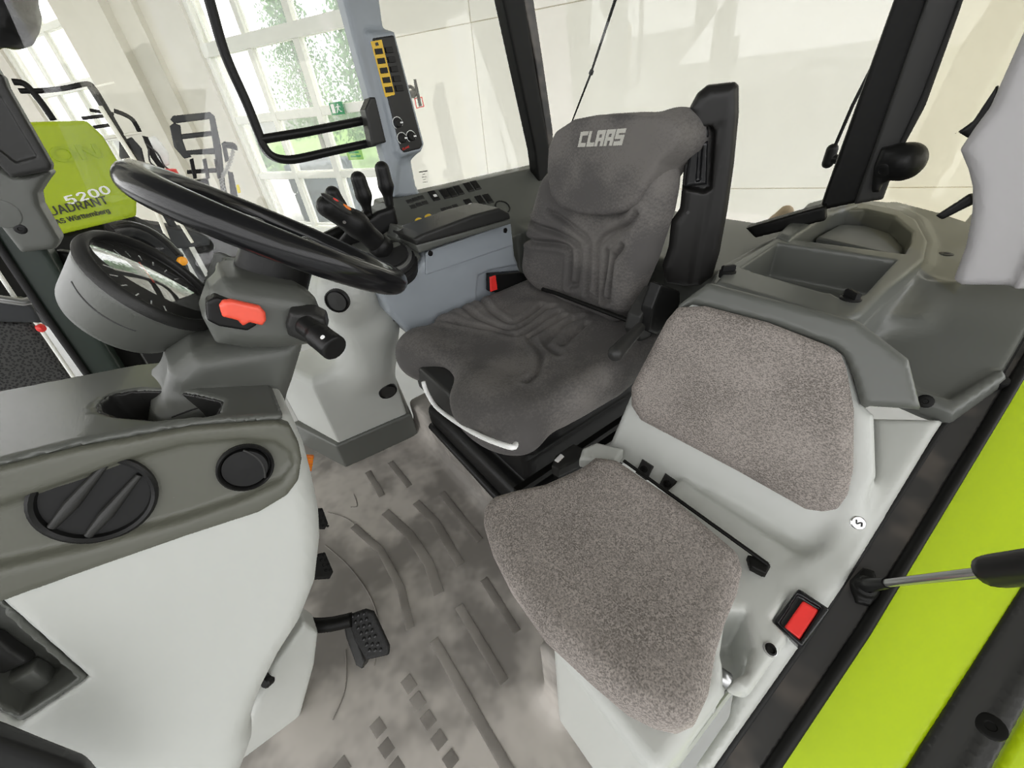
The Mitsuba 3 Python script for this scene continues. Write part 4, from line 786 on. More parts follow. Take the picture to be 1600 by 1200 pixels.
def vent(key, q, r, rot, fins):
    a, b = PV.at([q])[0]; pl = Plane(PV.pt(a, b), math.cos(rot)*PV.u + math.sin(rot)*PV.v, -math.sin(rot)*PV.u + math.cos(rot)*PV.v)
    put(key, lathe(pl, [(r*1.06, -0.002), (r*1.06, 0.004), (r, 0.006), (r*0.93, 0.004), (r*0.90, -0.001), (0.0001, -0.001)], 40), 'black_plastic', 35)
    if fins:
        for i, y in enumerate((-0.34, 0.30)):
            w = r*0.86*math.sqrt(1 - y*y); put(key + '__louvre' + (f'_{i:03d}' if i else ''), tube([pl.pt(-w, y*r, 0.002), pl.pt(-w*0.3, y*r, 0.004), pl.pt(w, y*r, 0.002)], [0.004, 0.0065, 0.003], 10), 'dark_plastic')
    else:
        put(key + '__flap', lathe(Plane(pl.pt(0, 0, -0.004), (pl.u + 0.12*pl.n), pl.v), [(r*0.88, -0.001), (r*0.88, 0.006), (r*0.84, 0.008), (0.0001, 0.009)], 36), 'black_plastic', 35)
        put(key + '__flap_ridge', tube([pl.pt(r*0.35 - 0.12*r*math.cos(t)*0 + r*0.25*(1 - (t/0.8)**2), r*0.8*t/0.8, 0.0055) for t in np.linspace(-0.8, 0.8, 9)], 0.0016, 6), 'dark_plastic')
vent(FC + '__round_vent', (151, 779), 0.046, 0.55, True)
vent(FC + '__closed_vent', (384, 730), 0.028, 0.1, False)
PN = Plane(PCON.pt(0, 0, -0.03), PCON.u, PCON.v)
pk = pxprism(PCON, [(-90, 868), (0, 944), (135, 1063), (32, 1132), (-90, 1064)], -0.056, -0.001, 0.003).cut(pxprism(PCON, [(-100, 874), (0, 956), (122, 1063), (32, 1120), (-100, 1050)], -0.05, 0.03, 0.004))
sput(FC + '__side_pocket', pk, 'grey_plastic', 0.004)
sput(FC + '__side_pocket__upper_block', pxprism(PN, [(-60, 985), (0, 1003), (18, 1018), (50, 1038), (0, 1060), (-60, 1075)], -0.02, -0.002, 0.006), 'dark_plastic', 0.004)
sput(FC + '__side_pocket__lower_block', pxprism(PN, [(-60, 1082), (0, 1066), (52, 1042), (70, 1052), (92, 1072), (88, 1082), (35, 1112), (-60, 1150)], -0.02, 0.004, 0.008), 'grey_plastic', 0.004)
sput(CAB + '__door_frame_foot', pxprism(PL('y', 0.37), [(-120, 1120), (0, 1158), (66, 1182), (132, 1206), (200, 1280), (-120, 1280)], -0.02, 0.0, 0.006), 'black_plastic', 0.005)

# ------------------------------------------------------------------ steering column and wheel
SC = thing('steering_console', 'grey plastic steering column with a round instrument pod and a red hazard switch', 'steering console')
low = pxprism(PL('y', 0.63), [(300, 555), (480, 528), (478, 548), (462, 600), (440, 660), (436, 690), (238, 690), (246, 655), (262, 590)], -0.16, 0.0, 0.028, 0.004)
low = low.join(pxprism(PL('y', 0.615), [(240, 655), (265, 642), (340, 626), (420, 628), (440, 640), (445, 700), (236, 700)], -0.18, 0.0, 0.02), 0.02)
sput(SC + '__lower_shroud', low, 'grey_plastic', 0.005)
put(SC + '__lower_shroud__split_line', tube([low_p for low_p in [hit(low, x, y)[0] for x, y in [(268, 652), (300, 640), (340, 628), (385, 625), (425, 630)]]], 0.0012, 6), 'ink')
head_c = pxprism(PL('y', 0.59), [(352, 440), (372, 441), (430, 449), (474, 456), (500, 472), (509, 494), (507, 530), (490, 546), (440, 552), (395, 553), (340, 546), (318, 505), (330, 460)], -0.22, 0.0, 0.030, 0.004)
gt, gy = math.radians(59), math.radians(-17); gn = np.array([math.sin(gt)*math.cos(gy), math.sin(gt)*math.sin(gy), math.cos(gt)]); gc = np.array([-0.0874, 0.7616, 0.8286])
PG = plane_n(gc, gn)
pod = scyl(gc - gn*0.090, gc + gn*0.004, 0.068, 0.020, 0.0885)
blockp = pxprism(PL('y', 0.72), [(286, 438), (303, 399), (318, 398), (350, 406), (376, 425), (376, 470), (318, 480)], -0.10, 0.0, 0.012, 0.003)
colhead = head_c.join(pod, 0.012).join(blockp, 0.012).cut(scyl(gc - gn*0.006, gc + gn*0.09, 0.080, 0.002, 0.083), 0.004)
put(SC + '__instrument_bezel', lathe(PG, [(0.082, -0.007), (0.0745, -0.006), (0.0750, 0.004), (0.077, 0.0070), (0.081, 0.0080), (0.0855, 0.005), (0.0885, -0.002), (0.0888, -0.006)], 56), 'dark_plastic', True)
sput(SC + '__housing', colhead, 'grey_plastic', 0.004)
put(SC + '__housing__seam', tube(spline([hit(colhead, x, y)[0] for x, y in [(112, 440), (126, 462), (148, 484), (178, 503), (212, 517)]], 4), 0.0011, 6), 'ink')
put(SC + '__instrument', lathe(PG, [(0.076, -0.006), (0.076, -0.002), (0.073, -0.002), (0.0725, -0.004), (0.0001, -0.004)], 48), 'dark_plastic', 35)
MK = []
for t in np.linspace(-0.6, 3.7, 15): c, s = math.cos(t), math.sin(t); pl = Plane(PG.pt(0.054*c, 0.054*s, -0.0042), c*PG.u + s*PG.v, -s*PG.u + c*PG.v); MK.append(lbox(pl, -0.005, 0.005, -0.0008, 0.0008, 0, 0.0008))
put(SC + '__instrument__scale_marks', cat(MK), 'white', False); labels[SC + '__instrument__scale_marks'] = {'kind': 'stuff'}
put(SC + '__instrument__needle', lbox(Plane(PG.pt(0, 0, -0.0035), PG.u + PG.v, PG.v), 0, 0.04, -0.0012, 0.0012, 0, 0.001), 'signal_red', False)
th = np.linspace(0, 2*np.pi, 49)[:-1]; gt, gy = math.radians(55), math.radians(-4); PG = plane_n(gc + gn*0.0, [math.sin(gt)*math.cos(gy), math.sin(gt)*math.sin(gy), math.cos(gt)])
put(SC + '__instrument__lens', trimesh.Trimesh(np.vstack([[PG.pt(0, 0, 0.009)]] + [[PG.pt(rr*0.075*math.cos(t), rr*0.075*math.sin(t), 0.009 - 0.003*rr**2) for t in th] for rr in (0.35, 0.7, 1.0)]),
    np.vstack([[[0, 1 + i, 1 + (i + 1) % 48] for i in range(48)]] + [[[1 + r*48 + i, 1 + (r+1)*48 + i, 1 + (r+1)*48 + (i + 1) % 48] for i in range(48)] + [[1 + r*48 + i, 1 + (r+1)*48 + (i + 1) % 48, 1 + r*48 + (i + 1) % 48] for i in range(48)] for r in (0, 1)]), process=False), 'dial_glass')
PHS = PL('y', 0.587)
sput(SC + '__switch_recess', pxprism(PHS, [(322, 471), (336, 463), (398, 478), (404, 492), (400, 508), (386, 516), (342, 509), (324, 500)], -0.02, 0.0035, 0.003, 0.003), 'black_plastic', 0.0025)
sput(SC + '__hazard_switch', pxprism(PHS, [(341, 474), (347, 466), (360, 465), (404, 475), (413, 485), (414, 497), (408, 505), (388, 500), (378, 506), (370, 497), (346, 491)], 0.0, 0.013, 0.005, 0.002), 'signal_red', 0.002)
PSK = Plane([0.06, 0.575, 0.78], [0.93, -0.36, 0], [0, 0, 1])
sput(SC + '__stalk_mount', pxprism(PSK, [(452, 484), (490, 487), (508, 496), (512, 512), (500, 530), (478, 534), (450, 522), (446, 505)], -0.03, 0.008, 0.008, 0.003), 'dark_plastic', 0.003)
s0, s1 = S(474, 506, 'y', 0.56), S(524, 545, 'y', 0.50)
stk = scyl(s0, s0 + (s1 - s0)*0.6, 0.0135, 0.004).join(scyl(s0 + (s1 - s0)*0.42, s1, 0.0160, 0.003, 0.0172), 0.006)
sput(SC + '__stalk', stk, 'black_plastic', 0.0025)
put(SC + '__stalk__mark', lathe(on(stk, 504, 527), [(0.003, -0.001), (0.003, 0.0004), (0.0001, 0.0004)], 12), 'white', False)
wa = math.radians(37); wn = np.array([math.sin(wa), 0, math.cos(wa)]); wc = np.array([0.090, 0.70, 0.860]); PW = plane_n(wc, wn, (0, 1, 0))
sput(SC + '__hub_shroud', scyl(wc - wn*0.115, wc - wn*0.012, 0.053, 0.008, 0.047), 'black_plastic', 0.004)
SW = SC + '__steering_wheel'; tag(SW, 'glossy black steering wheel')
th = np.linspace(0, 2*np.pi, 97)[:-1]
put(SW + '__rim', tube([PW.pt(0.167*math.cos(t), 0.167*math.sin(t)) for t in th], 0.0188, 20, closed=True), 'gloss_black')
put(SW + '__hub', lathe(PW, [(0.0001, -0.012), (0.044, -0.012), (0.050, -0.008), (0.052, -0.002), (0.046, 0.004), (0.02, 0.005), (0.0001, 0.005)], 36), 'black_plastic', 35)
for i, t in enumerate(np.radians([20, 160, 225, 315])):
    c, s = math.cos(t), math.sin(t); P0 = [PW.pt(r*c, r*s, z) for r, z in ((0.035, -0.004), (0.09, -0.008), (0.13, -0.005), (0.165, 0.0))]
    sp = scap(P0[0], P0[1], 0.013, 0.010).join(scap(P0[1], P0[2], 0.010, 0.009), 0.01).join(scap(P0[2], P0[3], 0.009, 0.009), 0.01)
    sput(SW + '__spoke' + (f'_{i:03d}' if i else ''), sp, 'gloss_black', 0.004)

# ------------------------------------------------------------------ pedals
def studs(pl, a0, a1, b0, b1, na, nb, r=0.0032):
    return cat([lathe(Plane(pl.pt(a, b), pl.u, pl.v), [(r, -0.001), (r*0.9, 0.003), (0.0001, 0.0036)], 8) for a in np.linspace(a0, a1, na) for b in np.linspace(b0, b1, nb)])
BP = thing('brake_pedal', 'black studded foot pedal on a bent arm low at the foot of the white console', 'pedal')
p0 = S(575, 985, 'z', 0.13); ax = np.array([0.80, -0.25, 0.55]); PP = Plane(p0, [0.30, -0.62, -0.10], ax) ; 
q = [S(541, 962, 'z', 0.15), S(571, 953, 'z', 0.15), S(607, 1014, 'z', 0.105), S(572, 1034, 'z', 0.095)]
PP = Plane((q[0] + q[1] + q[2] + q[3])/4, q[1] - q[0], q[0] - q[3]); PP = PP if PP.n @ (EYE - PP.o) > 0 else Plane(PP.o, -PP.u, PP.v)
pq = PP.at([(541, 962), (570, 952), (583, 956), (608, 1010), (607, 1024), (572, 1032), (553, 1000)])
pad = prism(PP, rnd(pq, 0.003), -0.014, 0.0, 0.004); sput(BP + '__pad', pad, 'rubber', 0.003)
st = []
for i in range(7):
    for j in range(4): 
        x, y = 551 + 4.4*i + 9.0*j*0.97, 963 + 8.8*i - 2.3*j + (2.0*j if i > 4 else 0)
        if j < 3: a, b = PP.at([(x, y)])[0]; st.append(lathe(Plane(PP.pt(a, b), PP.u, PP.v), [(0.0034, -0.001), (0.0030, 0.003), (0.0001, 0.0036)], 8))
put(BP + '__stud', cat(st), 'gloss_black', 35); labels[BP + '__stud'] = {'kind': 'stuff'}
sput(BP + '__web', pxprism(Plane(PP.pt(0, 0, -0.012), PP.u, PP.v), [(534, 966), (546, 964), (570, 1033), (566, 1046), (556, 1040), (540, 996)], -0.045, 0.0, 0.003), 'dark_plastic', 0.003)
put(BP + '__arm', tube(spline([S(440, 955, 'z', 0.20), S(478, 975, 'z', 0.165), S(512, 976, 'z', 0.15), S(550, 968, 'z', 0.143)], 6), 0.014, 12), 'black_metal')
for nm, lab, qx, m in (('clutch_pedal', 'black studded pedal edge just showing behind the white console', [(497, 868), (508, 862), (521, 893), (516, 903), (494, 905)], 'rubber'), ('accelerator_pedal', 'farther black studded pedal edge peeping out above the nearer one', [(494, 796), (504, 793), (513, 818), (508, 826), (492, 824)], 'rubber')):
    kk = thing(nm, lab, 'pedal'); o_ = S(505, qx[0][1] + 15, 'z', 0.12); pl = plane_n(o_, EYE - o_ + np.array([0.3, 0, 0.2]))
    sd = pxprism(pl, [(q_[0] - (12 if q_[0] < 498 else 0), q_[1]) for q_ in qx], -0.016, 0.0, 0.003); sput(kk + '__pad', sd, m, 0.003)
    s2 = []
    for i in range(4):
        for j in range(2): a, b = pl.at([(qx[1][0] - 2 + 3.4*i - 7*j, qx[1][1] + 5 + 8*i)])[0]; s2.append(lathe(Plane(pl.pt(a, b), pl.u, pl.v), [(0.0034, -0.001), (0.003, 0.003), (0.0001, 0.0036)], 8))
    put(kk + '__stud', cat(s2), 'black_plastic', 35); labels[kk + '__stud'] = {'kind': 'stuff'}
    put(kk + '__arm', tube([S(qx[0][0] - 8, qx[0][1] + 10, 'z', 0.115), S(qx[0][0] - 60, qx[0][1] - 10, 'z', 0.2)], 0.009, 8), 'black_metal')
kk = thing('orange_reflector', 'small ribbed orange block peeping out beside the console above the floor', 'reflector')
PO = PL('y', 1.0); sput(kk + '__block', pxprism(PO, [(470, 712), (491, 713), (487, 737), (470, 738)], -0.01, 0.0, 0.002), 'orange', 0.0025)
put(kk + '__rib', cat([tube([PO.pt(*q_, 0.0005) for q_ in PO.at([(472, y), (490 - (y - 713)*0.15, y + 1)])], 0.0015, 6) for y in (716, 721, 726, 731)]), 'amber', True); labels[kk + '__rib'] = {'kind': 'stuff'}
put(kk + '__bracket', tube([PO.pt(*q_, -0.012) for q_ in PO.at([(476, 720), (440, 700)])], 0.006, 8), 'black_metal')

# ------------------------------------------------------------------ right-hand console with armrest, joystick and switches
RR = thing('side_console', 'pale blue grey right hand side console with a dark armrest and a sloping switch panel', 'console')
PRC = PL('y', 1.05)
pan = pxprism(PRC, [(664, 394), (800, 346), (806, 400), (822, 440), (830, 520), (660, 540), (608, 490), (590, 456), (598, 444), (652, 420), (660, 408)], -0.22, 0.0, 0.014, 0.004)
pan = pan.cut(pxprism(PRC, [(745, 452), (748, 430), (768, 422), (806, 414), (840, 420), (840, 540), (745, 540)], -0.012, 0.03, 0.006), 0.006)
sput(RR + '__side_panel', pan, 'panel_plastic', 0.005)
cov = pxprism(PRC, [(664, 396), (668, 392), (797, 348), (801, 383), (664, 430)], -0.01, 0.004, 0.003, 0.004)
sput(RR + '__cover_panel', cov, 'panel_plastic', 0.003)
screw(RR + '__cover_panel__screw', on(cov, 672.5, 396), 0.006); screw(RR + '__cover_panel__screw_001', on(cov, 789.5, 360), 0.006); screw(RR + '__side_panel__screw', on(pan, 615, 500), 0.004)
sput(RR + '__armrest', pxprism(PL('y', 0.995), [(646, 374), (652, 384), (700, 371), (799, 342), (797, 332), (782, 325), (740, 336), (660, 366)], -0.14, 0.0, 0.008, 0.003), 'dark_plastic', 0.003)
sput(RR + '__armrest_base', pxprism(PL('y', 1.0), [(650, 384), (656, 396), (700, 380), (799, 350), (799, 342), (652, 382)], -0.13, 0.0, 0.004), 'grey_plastic', 0.004)
hs = pxprism(PL('y', 1.04), [(650, 388), (662, 402), (654, 418), (600, 442), (570, 436), (556, 410), (575, 396), (625, 380)], -0.15, 0.0, 0.02, 0.004)
hs = hs.join(pxprism(PL('y', 1.12), [(618, 352), (640, 356), (672, 366), (660, 382), (630, 380), (616, 368)], -0.06, 0.02, 0.012, 0.003), 0.02)
sput(RR + '__front_housing', hs, 'grey_plastic', 0.005)
JB = S(608, 404, 'y', 1.05); jn = np.array([-0.10, -0.42, 0.90]); PJ = plane_n(JB, jn)
put(RR + '__joystick_boot', lathe(PJ, [(0.070, -0.04), (0.072, -0.014), (0.062, -0.010), (0.067, 0.0), (0.056, 0.003), (0.060, 0.010), (0.046, 0.013), (0.050, 0.019), (0.035, 0.022), (0.0001, 0.024)], 32), 'rubber', 35)
put(RR + '__joystick_boot__ring', lathe(PJ, [(0.058, 0.002), (0.060, 0.010), (0.052, 0.0135), (0.046, 0.012)], 32), 'steel', 35)
J0, J1, J2 = S(596, 386, 'y', 1.05), S(556, 350, 'y', 1.04), S(512, 323, 'y', 1.03)
jg = scap(J0, J1, 0.025, 0.026).join(scap(J1, J2, 0.027, 0.024), 0.02)
ju = np.array([0.15, -0.35, 0.92]); ju /= np.linalg.norm(ju)
jg = jg.cut(Sd(lambda P: 0.012 - (P - (J1 + J2)/2)@ju + 0*P[:, 0], J2 - 0.2, J1 + 0.2), 0.004) if False else jg
kJ = RR + '__joystick'; sput(kJ, jg, 'black_plastic', 0.003)
PJT = Plane((J1*0.45 + J2*0.55) + ju*0.0205, J2 - J1, np.cross(ju, J2 - J1))
PJT = PJT if PJT.n @ ju > 0 else Plane(PJT.o, PJT.u, -PJT.v)
jt = sell(PJT.o, (0.047, 0.022, 0.008), PJT); sput(kJ + '__top_plate', jt, 'dark_plastic', 0.0025)
sput(kJ + '__orange_button', sell(PJT.pt(-0.012, 0.003, 0.0065), (0.012, 0.008, 0.004), PJT), 'orange', 0.0018)
sput(kJ + '__red_button', sell(PJT.pt(0.016, 0.002, 0.0065), (0.008, 0.005, 0.003), PJT), 'red', 0.0018)
put(kJ + '__collar', lathe(plane_n(J0, J1 - J0), [(0.027, -0.014), (0.031, 0.0), (0.030, 0.012), (0.026, 0.018)], 24), 'black_plastic', 35)
put(kJ + '__screw', lathe(on(jg, 538, 347), [(0.004, -0.001), (0.004, 0.001), (0.0001, 0.001)], 10), 'steel', False)
for i, (top, mid, bot, y, r) in enumerate([((520, 302), (530, 322), (545, 350), 1.16, 0.018), ((560, 280), (568, 305), (578, 345), 1.18, 0.020), ((597, 264), (603, 290), (612, 340), 1.20, 0.020)]):
    a, b, c = S(*top, 'y', y), S(*mid, 'y', y), S(*bot, 'y', y)
    pd = scap(a, b, r*0.95, r).join(scap(b, c, r*0.8, r*0.42), 0.012)
    sput(RR + '__control_lever' + (f'_{i:03d}' if i else ''), pd, 'black_plastic', 0.003)
sput(RR + '__lever_base', pxprism(PL('y', 1.16), [(520, 372), (560, 352), (592, 330), (618, 322), (624, 350), (600, 368), (560, 385), (520, 395)], -0.10, 0.0, 0.012), 'black_plastic', 0.004)
put(RR + '__lever_base__rod', tube([S(505, 372, 'y', 1.15), S(548, 352, 'y', 1.15), S(578, 334, 'y', 1.15)], 0.010, 10), 'black_metal')
put(RR + '__lever_base__cable', tube(spline([S(540, 348, 'y', 1.08), S(542, 362, 'y', 1.1), S(532, 376, 'y', 1.12), S(534, 388, 'y', 1.12)], 5), 0.004, 8), 'ink')
# sloping switch panel along the right window
YZ = Plane([0, 0, 0], [0, 1, 0], [0, 0, 1])
dash = prism(YZ, [(1.20, 0.585), (1.30, 0.66), (1.415, 0.748), (1.47, 0.752), (1.47, 0.3), (1.20, 0.3)], 0.49, 1.34, 0.012)
dash = dash.join(prism(YZ, [(1.24, 0.60), (1.33, 0.66), (1.42, 0.70), (1.47, 0.72), (1.47, 0.4), (1.24, 0.4)], 0.38, 0.55, 0.02), 0.04)
dash = dash.join(sbox((1.02, 1.24, 0.52), (0.12, 0.12, 0.085), 0.02), 0.03)
sput(RR + '__switch_panel', dash, 'grey_plastic', 0.006)
def dpx(x, y): return (600 + x/6.154, 270 + y/6.154)
def key_(name, q, w, h, m='black_plastic', z=0.005):
    pl = on(dash, *dpx(*q)); return put(RR + '__' + num_part(name), lbox(pl, -w/2, w/2, -h/2, h/2, -0.003, z, min(w, h)*0.12), m, False)
_parts = {}
def num_part(n): _parts[n] = _parts.get(n, -1) + 1; return n if _parts[n] == 0 else f'{n}_{_parts[n]:03d}'
for q in [(245, 275), (300, 255), (355, 238), (278, 325), (335, 305), (393, 288), (575, 355), (630, 340), (685, 322), (598, 390), (655, 378), (708, 362)]: key_('push_button', q, 0.021, 0.015, 'dark_plastic', 0.003)
for q in [(585, 205), (652, 190), (718, 170), (815, 140), (882, 122), (925, 265), (1000, 250)]: key_('rocker_switch', q, 0.026, 0.042)
for q in [(480, 222), (820, 300)]: key_('rocker_switch', q, 0.027, 0.044)
for n_, q in enumerate([(490, 232), (828, 318)]): 
    pl = on(dash, *dpx(*q)); put(RR + '__rocker_switch_' + ('007' if n_ == 0 else '008') + '__mark', lbox(pl, -0.006, 0.006, -0.005, 0.005, 0.004, 0.0068), 'white', False)
for n_, q in enumerate([(335, 466), (428, 430)]):
    pl = plane_n(S(*dpx(*q), 'y', 1.17), (0.1, -0.5, 0.85)); sput(RR + '__' + num_part('yellow_knob'), sell(pl.o, (0.013, 0.010, 0.010), pl), 'yellow', 0.0025)
    put(RR + '__yellow_knob' + ('_001' if n_ else '') + '__stem', tube([pl.pt(0, 0, -0.004), pl.pt(0, 0, -0.05)], 0.006, 8), 'black_plastic')
put(RR + '__cup_holder', lathe(on(dash, *dpx(1140, 330)), [(0.030, -0.02), (0.030, 0.002), (0.026, 0.003), (0.024, -0.004), (0.0001, -0.004)], 24), 'black_plastic', 35)

# ------------------------------------------------------------------ light grey foot column on the right
RF = thing('foot_console', 'off white right hand foot console with two round vents standing on the cab floor', 'console')
colm = prism(PL('z', 0.0), [(0.06, 1.185), (0.30, 1.165), (0.36, 1.42), (-0.02, 1.42)], 0.0, 0.36, 0.03)
colm = colm.join(sbox((0.275, 1.24, 0.46), (0.095, 0.115, 0.17), 0.05), 0.10)
colm = colm.join(sell((0.24, 1.13, 0.60), (0.075, 0.07, 0.07)), 0.06)
colm = colm.cut(Sd(lambda P: capsule(P, (0.40, 1.00, 0.42), (0.40, 1.12, 0.30), 0.10), [0, 0.8, 0], [0.6, 1.4, 1]), 0.06)
sput(RF + '__body', colm, 'white_plastic', 0.006)
base_ = prism(PL('z', 0.0), [(0.047, 1.178), (0.315, 1.155), (0.37, 1.42), (-0.045, 1.42)], -0.01, 0.105, 0.010)
sput(RF + '__base_trim', base_, 'grey_plastic', 0.005)
for i, q in enumerate([(527, 470), (606, 611)]):
    pl = on(colm, *q); s = f'_{i:03d}' if i else ''
    put(RF + '__round_vent' + s, lathe(pl, [(0.031, -0.02), (0.031, 0.004), (0.028, 0.006), (0.027, 0.002), (0.0001, 0.002)], 32), 'black_plastic', 35)
    put(RF + '__round_vent' + s + '__flap', lathe(Plane(pl.pt(0, 0, 0.003), pl.u + 0.14*pl.n, pl.v), [(0.025, -0.002), (0.025, 0.002), (0.0001, 0.0035)], 32), 'dark_plastic', 35)

# ------------------------------------------------------------------ machines in the hall
BA = thing('baler', 'lime green baler side panel with model lettering above a black mudguard, beyond the windscreen', 'farm machine')
bu = np.array([math.sin(math.radians(61.5)), math.cos(math.radians(61.5)), 0]); bo = EYE + sight(140, 300)*3.4/np.linalg.norm(sight(140, 300)); PBA = Plane(bo, bu, [0, 0, 1])
sput(BA + '__side_panel', pxprism(PBA, [(-60, 190), (52, 190), (137, 188), (163, 212), (190, 258), (197, 290), (216, 308), (215, 338), (96, 367), (40, 385), (-60, 400)], -0.12, 0.0, 0.02, 0.004), 'baler_lime', 0.014)
def btext(s, p0, p1, m, key, bold, hs_=1.0):
    a = PBA.at([p0, p1]); t = meshkit.text_mesh(s, 1.0, 0.02, bold); w = t.bounds[1, 0] - t.bounds[0, 0]; h = np.linalg.norm(a[1] - a[0])/w
    d = (a[1] - a[0])/np.linalg.norm(a[1] - a[0]); pl = Plane(PBA.pt(*a[0], 0.0), PBA.u*d[0] + PBA.v*d[1], PBA.v*d[0] - PBA.u*d[1]); t.apply_translation([-t.bounds[0, 0], 0, 0]); t.apply_scale([h, h*hs_, 0.3]); t.apply_transform(pl.mat()); put(key, t, m, False)
btext('5200', (107, 320), (174, 301), 'white', BA + '__number_lettering', True, 0.62)
btext('QUADRANT', (64, 341), (170, 318), 'ink', BA + '__name_lettering', False)
btext('CLAAS Württemberg', (66, 356), (172, 332), 'ink', BA + '__dealer_lettering', False)
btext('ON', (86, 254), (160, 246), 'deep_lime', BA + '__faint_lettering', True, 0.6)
PB2 = Plane(bo - PBA.n*0.25, PBA.u, PBA.v)
arc = lambda pts, n=10: [PB2.pt(*q) for q in PB2.at(pts)]
sput(BA + '__chassis', pxprism(PB2, [(-60, 395), (95, 365), (215, 335), (222, 350), (200, 372), (150, 400), (100, 420), (40, 470), (-60, 500)], -0.4, -0.02, 0.02), 'black_metal', 0.02)
mg = spline(arc([(172, 362), (200, 358), (228, 366), (255, 384), (275, 404)]), 6)
put(BA + '__mudguard', tube(mg, 0.055, 12), 'gloss_black'); put(BA + '__mudguard__edge', tube(mg + PBA.n*0.05 + [0, 0, 0.03], 0.016, 8), 'black_plastic')
put(BA + '__marker_lamp', lathe(Plane(PB2.pt(*PB2.at([(277, 407)])[0], 0.06), PBA.u, PBA.v), [(0.030, -0.03), (0.030, 0.01), (0.02, 0.02), (0.0001, 0.022)], 16), 'amber', 35)
wcn = PB2.pt(*PB2.at([(205, 440)])[0], -0.25); PWH = Plane(wcn, PBA.u, PBA.v)
put(BA + '__wheel', lathe(PWH, [(0.12, 0.0), (0.13, 0.1), (0.26, 0.14), (0.40, 0.14), (0.45, 0.08), (0.45, -0.08), (0.40, -0.14), (0.0001, -0.14)], 40), 'rubber', 35)
sput(BA + '__wheel__stand', Sd(lambda P: np.abs(P - (wcn + [0, 0.1, -0.65])).max(1) - 0.0, wcn, wcn) if False else sbox(tuple(np.array([wcn[0], wcn[1] + 0.05, (ZF + wcn[2])/2])), (0.15, 0.12, (wcn[2] - ZF)/2 - 0.0), 0.02), 'black_metal', 0.03)

def viewplane(px_, dist):
    d = sight(*px_); d /= np.linalg.norm(d); h = np.array([d[0], d[1], 0]); return plane_n(EYE + d*dist, -h)
TE = thing('hay_tedder', 'folded hay machine of cream rails and black tubes with a white shield', 'farm machine')
PTE = viewplane((220, 260), 7.6); tp = lambda pts, c=0.0: [PTE.pt(*q, c) for q in PTE.at(pts)]
put(TE + '__black_tube', tube(spline(tp([(20, 128), (36, 130), (48, 140), (66, 162), (84, 188)]), 5), 0.032, 8), 'black_metal')
put(TE + '__black_tube_001', tube(spline(tp([(30, 142), (60, 142), (100, 138), (136, 131), (146, 137), (156, 152), (190, 210), (222, 268)]), 5), 0.026, 8), 'black_metal')
put(TE + '__black_tube_002', tube(spline(tp([(178, 173), (192, 178), (206, 186), (213, 196), (218, 206)]), 5), 0.026, 8), 'black_metal')
put(TE + '__cream_rail', tube(tp([(156, 166), (186, 213), (214, 256), (270, 392)], 0.05), 0.026, 8), 'cream_paint')
put(TE + '__cream_rail_001', tube(tp([(270, 330), (300, 378)], 0.05), 0.022, 8), 'cream_paint')
put(TE + '__dark_rail', tube(tp([(137, 132), (160, 168), (182, 203), (240, 300)], -0.05), 0.022, 8), 'grey_steel')
for i, (a_, b_) in enumerate([((128, 185), (170, 180)), ((140, 172), (178, 178)), ((146, 199), (180, 194)), ((160, 217), (218, 207)), ((180, 252), (212, 248))]):
    put(TE + '__rung' + (f'_{i:03d}' if i else ''), tube(tp([a_, b_]), 0.018, 8), 'cream_paint' if i in (3, 4) else 'black_metal')
sput(TE + '__gear_box', pxprism(PTE, [(186, 222), (206, 214), (222, 232), (228, 258), (200, 262), (186, 245)], -0.25, -0.06, 0.02), 'grey_steel', 0.02)
sput(TE + '__white_shield', pxprism(PTE, [(231, 215), (242, 212), (252, 222), (264, 240), (265, 258), (256, 260), (246, 246)], -0.06, 0.0, 0.012), 'white', 0.014)
sput(TE + '__black_side', pxprism(PTE, [(222, 212), (232, 214), (258, 262), (252, 268), (236, 246)], -0.09, -0.01, 0.012), 'black_metal', 0.014)
put(TE + '__red_canister', lathe(Plane(PTE.pt(*PTE.at([(268, 285)])[0], 0.08), [1, 0, 0], [0, 1, 0]), [(0.0001, -0.22), (0.14, -0.22), (0.145, -0.02), (0.11, 0.02), (0.125, 0.05), (0.12, 0.15), (0.0001, 0.17)], 20), 'red', 35)
sput(TE + '__red_box', pxprism(PTE, [(190, 258), (208, 252), (214, 262), (212, 270), (192, 270)], -0.2, 0.0, 0.015), 'red', 0.018)
put(TE + '__hose', tube(spline(tp([(228, 225), (246, 240), (256, 258), (266, 266)], 0.04), 5), 0.010, 6), 'ink')
put(TE + '__hose_001', tube(spline(tp([(232, 232), (234, 252), (244, 262), (246, 275)], 0.03), 5), 0.010, 6), 'ink')
sput(TE + '__base_frame', pxprism(PTE, [(160, 340), (300, 362), (330, 372), (330, 385), (270, 392), (160, 400)], -0.5, -0.1, 0.02), 'grey_steel', 0.03)
put(TE + '__leg', tube([PTE.pt(*PTE.at([(240, 300)])[0], -0.25), PTE.pt(*PTE.at([(240, 300)])[0], -0.25)*[1, 1, 0] + [0, 0, ZF]], 0.05, 8), 'grey_steel')
PF_ = thing('pallet_fork', 'grey steel pallet fork frame with rungs and a chain, left of the window', 'fork frame')
PPF = viewplane((315, 240), 9.2); fq = lambda key, pts, c0, c1, m='grey_steel': sput(PF_ + '__' + key, pxprism(PPF, pts, c0, c1, 0.012), m, 0.016)
fq('top_bar', [(266, 187), (270, 181), (328, 175), (336, 182), (334, 188), (328, 186), (272, 193)], -0.1, 0.05)
fq('side_plate', [(265, 197), (272, 192), (282, 196), (284, 215), (292, 238), (300, 245), (288, 248), (272, 230)], -0.12, 0.04)
